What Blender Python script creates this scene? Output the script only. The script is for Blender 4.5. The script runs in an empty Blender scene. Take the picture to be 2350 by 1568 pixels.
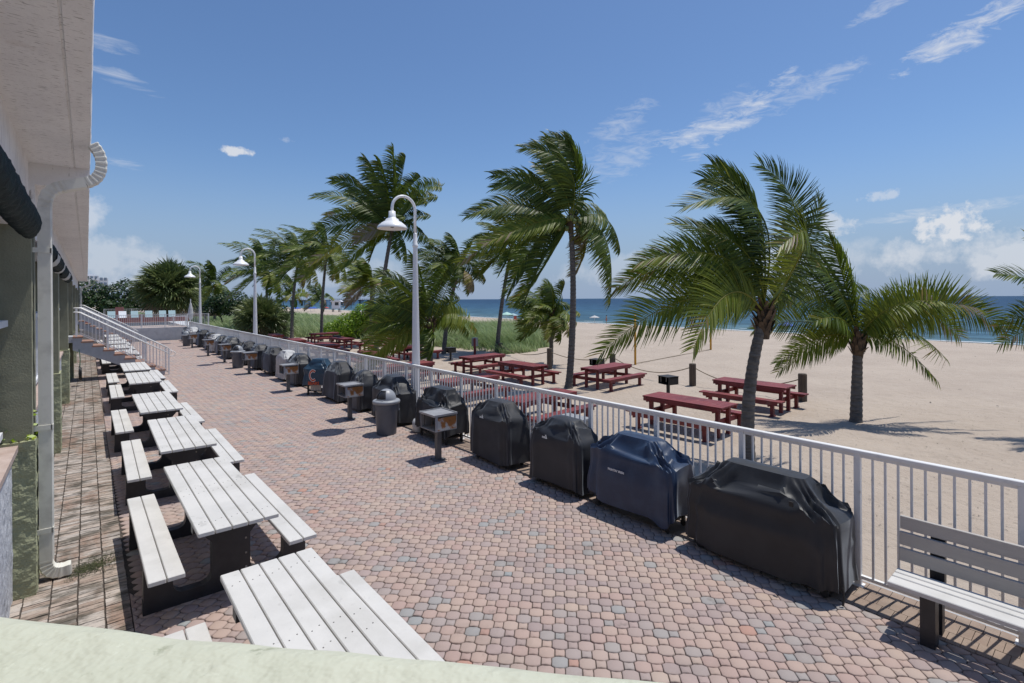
import bpy, math, random
import numpy as np
from mathutils import Vector, Matrix, noise as mnoise
PI = math.pi
C = bpy.context.scene.collection
D = bpy.data
sc = bpy.context.scene

# ------------------------------------------------------------ camera, sky, sun, exposure
YAW = math.atan(975 / 1175)
cam_d = D.cameras.new('camera'); cam = D.objects.new('camera', cam_d); C.objects.link(cam)
cam_d.lens = 18; cam_d.sensor_width = 36; cam_d.shift_y = -0.04145
cam_d.clip_start = 0.05; cam_d.clip_end = 60000
cam.matrix_world = (Matrix.Translation((0, 0, 2.85)) @ Matrix.Rotation(-YAW, 4, 'Z')
                    @ Matrix.Rotation(PI / 2, 4, 'X') @ Matrix.Rotation(math.radians(-0.36), 4, 'Z'))
sc.camera = cam
sc.view_settings.view_transform = 'Standard'; sc.view_settings.look = 'None'
sc.view_settings.exposure = 0.08; sc.view_settings.gamma = 1

SUN_EL, SUN_AZ = math.radians(72.5), math.radians(-9.7)      # azimuth counted from +x (sea) towards +y
sun_d = D.lights.new('sun', 'SUN'); sun_d.energy = 3.8; sun_d.angle = math.radians(0.53); sun_d.color = (1.0, 0.965, 0.90)
sun = D.objects.new('sun', sun_d); C.objects.link(sun)
sv = Vector((math.cos(SUN_EL) * math.cos(SUN_AZ), math.cos(SUN_EL) * math.sin(SUN_AZ), math.sin(SUN_EL)))
sun.rotation_euler = sv.to_track_quat('Z', 'Y').to_euler(); sun.location = (0, 0, 40)

w = D.worlds.new('World'); sc.world = w; w.use_nodes = True
nt = w.node_tree; nt.nodes.clear()
def N(nt, t, **k):
    n = nt.nodes.new(t)
    for a, b in k.items():
        if a.startswith('i_'):
            key = a[2:]; key = int(key) if key.isdigit() else key.replace('_', ' ')
            n.inputs[key].default_value = b
        else: setattr(n, a, b)
    return n
def math_n(nt, op, a, b=None, c=None, clamp=False):
    n = nt.nodes.new('ShaderNodeMath'); n.operation = op; n.use_clamp = clamp
    for i, v in enumerate((a, b, c)):
        if v is None: continue
        if isinstance(v, (int, float)): n.inputs[i].default_value = v
        else: nt.links.new(v, n.inputs[i])
    return n.outputs[0]
sky = N(nt, 'ShaderNodeTexSky', sky_type='NISHITA', sun_disc=False)
sky.sun_elevation = SUN_EL; sky.sun_rotation = PI / 2 - SUN_AZ
sky.altitude = 0; sky.air_density = 1.0; sky.dust_density = 0.6; sky.ozone_density = 2.5
tc = N(nt, 'ShaderNodeTexCoord')
def dotv(v):
    n = nt.nodes.new('ShaderNodeVectorMath'); n.operation = 'DOT_PRODUCT'
    nt.links.new(tc.outputs['Generated'], n.inputs[0]); n.inputs[1].default_value = v
    return n.outputs['Value']
# clouds: (direction, half extents in radians, tilt in degrees, kind, strength)
CL = [((0.7442, 0.5903, 0.3125), (.075, .030), 32, 'c', .42), ((0.7560, 0.5930, 0.2560), (.085, .035), 22, 'c', .40),
      ((0.8222, 0.4893, 0.2908), (.090, .022), 14, 'c', .75), ((0.8567, 0.4204, 0.3088), (.105, .026), 33, 'c', .80),
      ((0.8880, 0.3269, 0.3330), (.085, .024), 18, 'c', .48), ((0.8390, 0.4450, 0.3250), (.060, .022), 22, 'c', .38),
      ((0.9234, 0.1301, 0.3610), (.110, .022), 20, 'c', .85), ((0.8806, 0.2218, 0.4187), (.05, .014), 22, 'c', .55),
      ((0.9681, 0.2177, 0.1223), (.130, .008), 3, 'c', .55), ((0.9720, 0.1600, 0.1300), (.130, .007), 4, 'c', .45),
      ((0.9809, 0.1635, 0.1058), (.050, .036), 8, 'p', .90), ((0.9815, 0.1788, 0.0686), (.120, .036), 6, 'p', .62),
      ((0.9934, 0.1008, 0.0541), (.085, .036), 0, 'p', .62), ((0.9429, 0.3109, 0.1196), (.040, .022), -5, 'p', .55),
      ((0.9566, 0.2442, 0.1592), (.035, .010), 6, 'p', .45), ((0.9300, 0.3500, 0.0600), (.160, .034), 3, 'p', .34),
      ((0.8000, 0.6000, 0.0560), (.200, .034), 0, 'p', .26), ((0.0366, 0.9948, 0.0640), (.13, .046), -22, 'p', .42),
      ((-0.020, 0.9948, 0.1150), (.060, .060), -30, 'p', .55),
      ((0.1892, 0.9498, 0.2491), (.030, .010), 0, 'p', .85), ((0.0306, 0.9296, 0.3674), (.045, .012), -5, 'c', .5),
      ((0.0436, 0.9445, 0.3257), (.055, .013), -14, 'c', .5), ((0.0444, 0.9770, 0.2086), (.034, .010), 0, 'c', .7),
      ((0.2668, 0.9235, 0.2758), (.018, .007), 0, 'p', .35), ((0.40, 0.90, 0.05), (.22, .03), 0, 'p', .22)]
ncum = N(nt, 'ShaderNodeTexNoise', i_Scale=16.0, i_Detail=9.0, i_Roughness=.62)
nt.links.new(tc.outputs['Generated'], ncum.inputs['Vector'])
nfine = N(nt, 'ShaderNodeTexNoise', i_Scale=42.0, i_Detail=8.0, i_Roughness=.62); nt.links.new(tc.outputs['Generated'], nfine.inputs['Vector'])
mp = N(nt, 'ShaderNodeMapping', vector_type='POINT')
mp.inputs['Rotation'].default_value = (0.42, 0.0, 0.35); mp.inputs['Scale'].default_value = (6, 16, 46)
nt.links.new(tc.outputs['Generated'], mp.inputs[0])
ncir = N(nt, 'ShaderNodeTexNoise', i_Scale=1.6, i_Detail=9.0, i_Roughness=.68, i_Distortion=.7)
nt.links.new(mp.outputs[0], ncir.inputs['Vector'])
tot = None
for (c, (ra, rb), tilt, kind, st) in CL:
    c = Vector(c).normalized()
    h = Vector((c.y, -c.x, 0)).normalized(); u = h.cross(c).normalized()
    if u.z < 0: u = -u
    a = math.radians(tilt); A = h * math.cos(a) + u * math.sin(a); B = -h * math.sin(a) + u * math.cos(a)
    da = math_n(nt, 'DIVIDE', dotv(A), ra); db = math_n(nt, 'DIVIDE', dotv(B), rb)
    r2 = math_n(nt, 'ADD', math_n(nt, 'MULTIPLY', da, da), math_n(nt, 'MULTIPLY', db, db))
    front = math_n(nt, 'GREATER_THAN', dotv(c), 0.5)
    base = math_n(nt, 'SUBTRACT', 1.0, r2)                       # 1 at the centre, 0 on the rim
    src = (ncum if ra > .055 else nfine) if kind == 'p' else ncir
    nz = math_n(nt, 'MULTIPLY_ADD', src.outputs[0], 7.0 if kind == 'p' else 5.5, -3.9 if kind == 'p' else -2.95)
    v = math_n(nt, 'ADD', math_n(nt, 'MULTIPLY', base, 1.7 if kind == 'p' else 1.0), nz)
    edge = math_n(nt, 'MULTIPLY_ADD', base, 1.2, .9, clamp=True)
    v = math_n(nt, 'MULTIPLY', v, 0.9 if kind == 'p' else .55, clamp=True)
    v = math_n(nt, 'MULTIPLY', math_n(nt, 'MULTIPLY', v, edge), math_n(nt, 'MULTIPLY', front, st))
    tot = v if tot is None else math_n(nt, 'MAXIMUM', tot, v)
# a clear subtropical sky: bluer overhead, grey-lavender sea haze low down
tint = N(nt, 'ShaderNodeMix', data_type='RGBA', blend_type='MULTIPLY', i_0=1.0)
nt.links.new(sky.outputs[0], tint.inputs[6]); tint.inputs[7].default_value = (.76, .90, 1.06, 1)
hz = N(nt, 'ShaderNodeMapRange', interpolation_type='SMOOTHERSTEP'); nt.links.new(dotv((0, 0, 1)), hz.inputs[0])
hz.inputs[1].default_value = -.06; hz.inputs[2].default_value = .30; hz.inputs[3].default_value = 1; hz.inputs[4].default_value = 0
hsv = N(nt, 'ShaderNodeMix', data_type='RGBA'); nt.links.new(hz.outputs[0], hsv.inputs[0]); nt.links.new(tint.outputs[2], hsv.inputs[6]); hsv.inputs[7].default_value = (2.75, 3.55, 4.95, 1)
cm = N(nt, 'ShaderNodeMix', data_type='RGBA')
nt.links.new(tot, cm.inputs[0]); nt.links.new(hsv.outputs[2], cm.inputs[6]); cm.inputs[7].default_value = (6.6, 6.8, 7.2, 1)
bg = N(nt, 'ShaderNodeBackground', i_Strength=0.105)
nt.links.new(cm.outputs[2], bg.inputs[0])
wo = N(nt, 'ShaderNodeOutputWorld'); nt.links.new(bg.outputs[0], wo.inputs[0])

# ------------------------------------------------------------ materials
def mat(name, col, rough=.6, col2=None, nscale=3.0, nlo=.35, nhi=.65, bump=0.0, bscale=40.0, spec=.5, metal=0.0,
        coord='Object', stretch=None, layers=(), transl=0.0, attr=None, attr_cols=None, bump_dist=.01, detail=6, bdetail=4, ridged=False, sheen=0.0):
    m = D.materials.new(name); m.use_nodes = True; t = m.node_tree; t.nodes.clear()
    out = N(t, 'ShaderNodeOutputMaterial'); p = N(t, 'ShaderNodeBsdfPrincipled')
    p.inputs['Roughness'].default_value = rough; p.inputs['Metallic'].default_value = metal
    p.inputs['Specular IOR Level'].default_value = spec
    if sheen: p.inputs['Sheen Weight'].default_value = sheen; p.inputs['Sheen Roughness'].default_value = .35; p.inputs['Sheen Tint'].default_value = (.75, .85, 1, 1)
    tcn = N(t, 'ShaderNodeTexCoord' if coord != 'World' else 'ShaderNodeNewGeometry'); vec = tcn.outputs[coord if coord != 'World' else 'Position']
    if stretch:
        mpn = N(t, 'ShaderNodeMapping'); mpn.inputs['Scale'].default_value = stretch
        t.links.new(vec, mpn.inputs[0]); svec = mpn.outputs[0]
    else: svec = vec
    c = None
    def rgb(v): return (v[0], v[1], v[2], 1)
    if attr:
        an = N(t, 'ShaderNodeAttribute', attribute_name=attr)
        rp = N(t, 'ShaderNodeValToRGB'); cr = rp.color_ramp
        while len(cr.elements) < len(attr_cols): cr.elements.new(.5)
        for e, (ps, cc) in zip(cr.elements, attr_cols): e.position = ps; e.color = rgb(cc)
        t.links.new(an.outputs['Fac'], rp.inputs[0]); c = rp.outputs[0]
    def mix(a, b, fac, scale, lo, hi, vec_, amt=1.0, det=6):
        nz = N(t, 'ShaderNodeTexNoise', i_Scale=scale, i_Detail=float(det), i_Roughness=.6); t.links.new(vec_, nz.inputs['Vector'])
        mr = N(t, 'ShaderNodeMapRange'); mr.inputs[1].default_value = lo; mr.inputs[2].default_value = hi
        mr.inputs[3].default_value = 0; mr.inputs[4].default_value = amt
        t.links.new(nz.outputs[0], mr.inputs[0])
        mx = N(t, 'ShaderNodeMix', data_type='RGBA'); t.links.new(mr.outputs[0], mx.inputs[0])
        if isinstance(a, tuple): mx.inputs[6].default_value = rgb(a)
        else: t.links.new(a, mx.inputs[6])
        mx.inputs[7].default_value = rgb(b)
        return mx.outputs[2]
    if c is None: c = tuple(col)
    if col2 is not None: c = mix(c, col2, None, nscale, nlo, nhi, svec, 1.0, detail)
    for (lc, ls, lo, hi, amt, st) in layers:
        v2 = vec
        if st:
            mpn = N(t, 'ShaderNodeMapping'); mpn.inputs['Scale'].default_value = st; t.links.new(vec, mpn.inputs[0]); v2 = mpn.outputs[0]
        c = mix(c, lc, None, ls, lo, hi, v2, amt)
    if isinstance(c, tuple): p.inputs['Base Color'].default_value = rgb(c)
    else: t.links.new(c, p.inputs['Base Color'])
    if bump:
        nb = N(t, 'ShaderNodeTexNoise', i_Scale=bscale, i_Detail=float(bdetail), i_Roughness=.6); t.links.new(svec, nb.inputs['Vector'])
        if ridged: nb.noise_type = 'RIDGED_MULTIFRACTAL'; nb.inputs['Distortion'].default_value = .4
        bn = N(t, 'ShaderNodeBump', i_Strength=bump, i_Distance=bump_dist); t.links.new(nb.outputs[0], bn.inputs['Height'])
        t.links.new(bn.outputs[0], p.inputs['Normal'])
    sh = p.outputs[0]
    if transl:
        tr = N(t, 'ShaderNodeBsdfTranslucent')
        if isinstance(c, tuple): tr.inputs[0].default_value = rgb(c)
        else: t.links.new(c, tr.inputs[0])
        ms = N(t, 'ShaderNodeMixShader', i_0=transl); t.links.new(sh, ms.inputs[1]); t.links.new(tr.outputs[0], ms.inputs[2]); sh = ms.outputs[0]
    t.links.new(sh, out.inputs[0])
    return m

M = {}
M['paver'] = mat('paver', (.3, .2, .16), .85, attr='rnd', attr_cols=[(0, (.375, .265, .232)), (.2, (.41, .305, .255)), (.4, (.315, .246, .232)), (.55, (.42, .32, .262)),
                 (.7, (.36, .27, .25)), (.84, (.325, .28, .26)), (.93, (.27, .285, .285)), (1, (.41, .23, .175))],
                 layers=[((.13, .105, .09), 1.3, .56, .80, .45, None), ((.37, .31, .27), 60, .55, .8, .5, None), ((.46, .39, .33), .35, .52, .75, .45, None), ((.10, .085, .075), 2.6, .66, .74, .5, None), ((.30, .13, .07), 1.7, .735, .76, .6, None), ((.16, .12, .10), 5, .62, .8, .5, None)],
                 bump=.5, bscale=160, bump_dist=.003)
M['joint'] = mat('joint_sand', (.045, .036, .03), .95, (.085, .068, .056), 30, bump=.4)
M['brick_walk'] = mat('mossy_brick', (.36, .285, .235), .9, attr='rnd', attr_cols=[(0, (.31, .235, .19)), (.4, (.38, .31, .26)), (.75, (.46, .405, .36)), (1, (.34, .30, .27))],
                      layers=[((.26, .165, .12), 1.4, .52, .6, .8, (1, .35, 1)), ((.07, .062, .046), 2.6, .46, .62, .85, (1.2, 2.0, 1)), ((.045, .04, .03), 9, .52, .64, .8, (1, 5, 1)), ((.05, .06, .015), 1.6, .68, .74, .9, (1.6, 1, 1))], bump=.4, bscale=60)
M['brick_band'] = mat('border_brick', (.24, .17, .13), .8, (.30, .23, .18), 4, layers=[((.13, .10, .08), 3, .5, .75, .5, None)], bump=.3, bscale=60)
M['sand'] = mat('sand', (.44, .365, .295), .95, (.38, .31, .25), .35, .35, .7, bump=1.0, bscale=4.5, coord='Object',
                layers=[((.46, .39, .32), 2.5, .5, .75, .5, None), ((.34, .28, .225), 1.5, .55, .72, .5, None), ((.26, .21, .16), 26, .66, .78, .45, None)], bump_dist=.10, bdetail=9)
M['white'] = mat('white_paint', (.72, .73, .76), .42, (.62, .63, .66), 3, .45, .75)
M['white_metal'] = mat('white_metal', (.78, .77, .75), .4, (.60, .59, .57), 7, .55, .8, coord='World', layers=[((.33, .18, .10), 5, .68, .74, .8, None)])
M['lampwhite'] = mat('lamp_white', (.78, .78, .78), .35)
M['stucco_white'] = mat('white_stucco', (.52, .53, .56), .9, (.30, .31, .34), 11, .52, .72, bump=1.0, bscale=28, stretch=(1, 1, .4), bump_dist=.03)
M['stucco_wall'] = mat('pool_wall_stucco', (.56, .57, .58), .9, (.46, .47, .49), 4, bump=.5, bscale=20, layers=[((.2, .17, .14), 2.0, .62, .85, .6, None)])
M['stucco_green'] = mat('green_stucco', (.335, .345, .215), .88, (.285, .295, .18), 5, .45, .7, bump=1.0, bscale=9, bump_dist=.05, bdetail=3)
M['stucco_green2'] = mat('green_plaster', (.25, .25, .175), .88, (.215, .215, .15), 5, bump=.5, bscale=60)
M['soffit'] = mat('soffit_plaster', (.80, .785, .77), .9, (.72, .70, .69), 2, .4, .7, bump=.6, bscale=22,
                  layers=[((.20, .18, .165), 1.0, .595, .63, .7, (14, 70, 4)), ((.42, .30, .22), 1.7, .66, .82, .5, None)], bump_dist=.012)
M['parapet'] = mat('pale_green_cap', (.50, .51, .415), .8, (.47, .485, .39), 6, .4, .7, bump=.9, bscale=11, bump_dist=.02,
                   layers=[((.60, .62, .52), 90, .62, .7, .35, None), ((.62, .48, .36), 4.0, .672, .68, 1.0, None), ((.24, .26, .18), 17, .66, .70, .6, None), ((.42, .43, .34), 2.2, .55, .75, .4, None)])
M['sill'] = mat('pink_sill', (.45, .36, .32), .8, (.36, .27, .23), 6, bump=.3)
M['dark_in'] = mat('corridor_dark', (.055, .055, .05), .9)
M['corr'] = mat('corridor_wall', (.22, .22, .19), .9, (.18, .18, .155), 3, bump=.3)
M['glass'] = mat('window_glass', (.03, .04, .05), .12)
M['gutter'] = mat('gutter_metal', (.70, .68, .61), .45, (.46, .44, .39), 5, .5, .8)
M['awning'] = mat('awning_fabric', (.006, .024, .022), .8, (.003, .007, .009), 14, stretch=(1, 6, 1), bump=.6, bscale=20, bump_dist=.02)
M['awning_white'] = mat('awning_lining', (.45, .47, .46), .8)
M['plank'] = mat('plastic_plank', (.60, .585, .56), .62, (.52, .51, .49), 2.2, .4, .7, coord='World', bump=.25, bscale=45, bump_dist=.004, layers=[((.36, .35, .33), 16, .62, .76, .5, None), ((.46, .44, .40), 1.1, .5, .75, .6, None), ((.30, .29, .27), 3.3, .66, .72, .5, (1, .5, 1))])
M['plank_bench'] = mat('bench_plank', (.43, .40, .37), .65, (.37, .345, .32), 5, .4, .7, bump=.3, bscale=60, stretch=(1, .15, 1))
M['blackplastic'] = mat('black_plastic', (.018, .018, .021), .45, (.03, .03, .034), 6, bump=.2)
M['redwood'] = mat('red_painted_wood', (.21, .036, .034), .6, (.155, .024, .028), 2.2, .4, .7, coord='World', bump=.3, bscale=30, layers=[((.33, .13, .12), 6, .60, .74, .6, None), ((.075, .014, .018), 1.1, .5, .68, .7, None), ((.42, .34, .28), 2.4, .64, .78, .45, None)])
M['cover'] = mat('black_cover', (.019, .0195, .0215), .52, (.027, .028, .031), 3, bump=.8, bscale=1.7, bump_dist=.022, bdetail=2, ridged=True, sheen=.45, spec=.42, coord='World', layers=[((.06, .058, .055), 2.2, .60, .8, .5, None)])
M['cover2'] = mat('charcoal_cover', (.026, .028, .034), .55, (.019, .0205, .025), 3, bump=.8, bscale=1.7, bump_dist=.022, bdetail=2, ridged=True, sheen=.45, spec=.42, coord='World', layers=[((.07, .068, .064), 2.6, .60, .8, .5, None)])
M['cover_matte'] = mat('faded_black_cover', (.024, .025, .028), .65, (.036, .037, .042), 3, bump=.8, bscale=1.7, bump_dist=.022, bdetail=2, ridged=True, sheen=.45, spec=.35, coord='World', layers=[((.07, .068, .064), 2.0, .58, .8, .5, None)])
M['navy'] = mat('navy_cover', (.014, .030, .070), .42, (.026, .052, .105), 4, .45, .7, coord='World', bump=.8, bscale=1.9, bump_dist=.022, bdetail=2, ridged=True, sheen=.45)
M['bluecover'] = mat('blue_cover', (.018, .045, .082), .4, (.03, .07, .11), 4, bump=.4, bscale=8, bump_dist=.03)
M['white_cover'] = mat('pale_cover', (.52, .52, .52), .7, (.40, .40, .40), 4, bump=.4, bscale=6, bump_dist=.03)
M['logo'] = mat('logo_white', (.75, .77, .78), .6)
M['orange'] = mat('logo_orange', (.55, .09, .03), .6)
M['steel'] = mat('grill_steel', (.36, .36, .37), .5, (.27, .27, .275), 6, metal=.2)
M['post_steel'] = mat('post_steel', (.13, .13, .135), .55, (.10, .10, .105), 6, metal=.2)
M['rust'] = mat('rusty_plate', (.42, .43, .42), .6, (.30, .12, .03), 4.5, .44, .52, layers=[((.08, .03, .015), 9, .60, .7, .8, None)])
M['ash'] = mat('ash', (.40, .37, .33), .9, (.2, .17, .14), 8)
M['blackiron'] = mat('black_iron', (.02, .019, .018), .6, (.07, .035, .02), 8, .55, .75)
M['can'] = mat('grey_bin', (.095, .11, .14), .45, (.078, .09, .115), 4)
M['canlid'] = mat('grey_bin_lid', (.30, .315, .34), .42, (.26, .27, .29), 5)
M['tread'] = mat('terracotta_tread', (.33, .19, .14), .8, (.26, .15, .11), 6)
M['concrete'] = mat('stair_stucco', (.42, .43, .45), .9, (.34, .35, .37), 4, bump=.5, bscale=25)
M['trunk'] = mat('palm_trunk', (.165, .152, .138), .9, (.085, .075, .066), 5, stretch=(1, 1, 5), bump=.9, bscale=6, bump_dist=.03, layers=[((.19, .175, .16), 3, .55, .75, .6, (1, 1, 6))])
M['boot'] = mat('palm_boot', (.13, .085, .05), .9, (.06, .04, .025), 8, bump=.8, bscale=20, bump_dist=.02)
LEAFC = [(0, (.036, .064, .010)), (.3, (.088, .135, .014)), (.55, (.175, .22, .022)), (.75, (.26, .27, .035)), (.9, (.24, .175, .045)), (1, (.32, .25, .17))]
M['leaf'] = mat('palm_leaf', (.03, .06, .02), .46, attr='rnd', attr_cols=LEAFC, transl=.40, spec=.35)
M['leaf_far'] = mat('palm_leaf_matte', (.03, .06, .02), .5, attr='rnd', attr_cols=LEAFC, transl=.35, spec=.35)
M['fan'] = mat('fan_leaf', (.05, .08, .02), .45, attr='rnd', attr_cols=[(0, (.035, .06, .018)), (.4, (.085, .125, .035)), (.75, (.17, .20, .065)), (1, (.30, .22, .13))], transl=.2)
M['grape'] = mat('seagrape_leaf', (.03, .06, .02), .42, attr='rnd', attr_cols=[(0, (.012, .028, .009)), (.5, (.026, .056, .014)), (.85, (.052, .092, .02)), (1, (.09, .12, .03))], transl=.15, spec=.3)
M['bush'] = mat('bright_leaf', (.05, .12, .02), .35, attr='rnd', attr_cols=[(0, (.09, .18, .012)), (.5, (.21, .35, .02)), (.85, (.38, .50, .045)), (1, (.50, .56, .09))], transl=.4, spec=.4)
M['grass'] = mat('dune_grass', (.1, .14, .05), .6, attr='rnd', attr_cols=[(0, (.19, .27, .10)), (.5, (.33, .42, .19)), (.85, (.48, .54, .30)), (1, (.60, .56, .36))], transl=.4)
M['lawn'] = mat('lawn', (.07, .12, .03), .9, (.11, .15, .05), 1.5, bump=.5)
M['mossy'] = mat('moss_green', (.06, .065, .02), .9, (.03, .035, .015), 30)
M['bark'] = mat('bark', (.06, .05, .04), .9, (.035, .03, .025), 8, bump=.6)
M['coconut'] = mat('coconut', (.10, .15, .03), .4, (.16, .16, .04), 6)
M['post'] = mat('weathered_post', (.13, .10, .075), .9, (.075, .06, .05), 4, stretch=(6, 6, .6), bump=.7, bscale=14, bump_dist=.02)
M['rope'] = mat('rope', (.20, .16, .11), .95)
M['yellow'] = mat('yellow_pole', (.52, .27, .02), .5)
M['blue'] = mat('parasol_blue', (.02, .09, .42), .6)
M['teal'] = mat('parasol_teal', (.35, .55, .48), .6)
M['tourq'] = mat('turquoise_fabric', (.30, .42, .45), .6)
M['red'] = mat('red_fabric', (.42, .06, .05), .6)
M['poolwater'] = mat('pool_water', (.05, .20, .26), .08)
M['pooldeck'] = mat('pool_deck', (.36, .28, .24), .85, (.42, .34, .30), 3)
M['pier'] = mat('pier_concrete', (.20, .18, .16), .8, (.12, .11, .10), 1)
M['condo'] = mat('condo_white', (.75, .75, .76), .6)
M['condoglass'] = mat('condo_glass', (.22, .27, .33), .2)
M['hose'] = mat('hose', (.01, .01, .01), .4)
M['hosegreen'] = mat('hose_green', (.02, .12, .06), .5)
M['panel'] = mat('grey_panel', (.30, .31, .32), .4, (.24, .245, .25), 2, metal=.4)
M['skin'] = mat('skin', (.42, .24, .16), .6)
M['rubber'] = mat('wheel_rubber', (.02, .02, .02), .6)
M['propane'] = mat('tank_white', (.55, .56, .57), .4)

# sea: colour follows depth, so it runs with distance from the beach
def sea_mat():
    m = D.materials.new('sea_water'); m.use_nodes = True; t = m.node_tree; p = t.nodes['Principled BSDF']
    g = N(t, 'ShaderNodeNewGeometry'); sx = N(t, 'ShaderNodeSeparateXYZ'); t.links.new(g.outputs['Position'], sx.inputs[0])
    d0 = math_n(t, 'MULTIPLY_ADD', sx.outputs[1], -0.1, sx.outputs[0])       # metres out from the shoreline
    nz0 = N(t, 'ShaderNodeTexNoise', i_Scale=.018, i_Detail=3.0); t.links.new(g.outputs['Position'], nz0.inputs['Vector'])
    d1 = math_n(t, 'ADD', d0, math_n(t, 'MULTIPLY_ADD', nz0.outputs[0], 70, -35))
    mr = N(t, 'ShaderNodeMapRange'); mr.inputs[1].default_value = 70; mr.inputs[2].default_value = 420; t.links.new(d1, mr.inputs[0])
    rp = N(t, 'ShaderNodeValToRGB'); t.links.new(mr.outputs[0], rp.inputs[0]); e = rp.color_ramp.elements
    e[0].position = 0; e[0].color = (.085, .145, .165, 1); e[1].position = 1; e[1].color = (.022, .056, .108, 1)
    k = rp.color_ramp.elements.new(.07); k.color = (.050, .108, .150, 1); k = rp.color_ramp.elements.new(.30); k.color = (.032, .080, .135, 1)
    mpn = N(t, 'ShaderNodeMapping'); mpn.inputs['Rotation'].default_value = (0, 0, -.35); mpn.inputs['Scale'].default_value = (1, .33, 1)
    t.links.new(g.outputs['Position'], mpn.inputs[0])
    n1 = N(t, 'ShaderNodeTexNoise', i_Scale=.33, i_Detail=8.0, i_Roughness=.62); t.links.new(mpn.outputs[0], n1.inputs['Vector'])
    mr2 = N(t, 'ShaderNodeMapRange'); mr2.inputs[1].default_value = .36; mr2.inputs[2].default_value = .68; mr2.inputs[3].default_value = .62; mr2.inputs[4].default_value = 1.5
    t.links.new(n1.outputs[0], mr2.inputs[0])
    mul = N(t, 'ShaderNodeVectorMath', operation='SCALE'); t.links.new(rp.outputs[0], mul.inputs[0]); t.links.new(mr2.outputs[0], mul.inputs['Scale'])
    n2 = N(t, 'ShaderNodeTexNoise', i_Scale=.16, i_Detail=8.0, i_Roughness=.72); t.links.new(mpn.outputs[0], n2.inputs['Vector'])
    cap = math_n(t, 'MULTIPLY_ADD', n2.outputs[0], 24, -24 * .69, clamp=True)
    mx = N(t, 'ShaderNodeMix', data_type='RGBA'); t.links.new(cap, mx.inputs[0]); t.links.new(mul.outputs[0], mx.inputs[6]); mx.inputs[7].default_value = (.6, .65, .68, 1)
    t.links.new(mx.outputs[2], p.inputs['Base Color'])
    p.inputs['Roughness'].default_value = .5; p.inputs['Specular IOR Level'].default_value = .05
    b = N(t, 'ShaderNodeBump', i_Strength=.6, i_Distance=.5); t.links.new(n1.outputs[0], b.inputs['Height']); t.links.new(b.outputs[0], p.inputs['Normal'])
    return m
M['sea'] = sea_mat()

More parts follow.
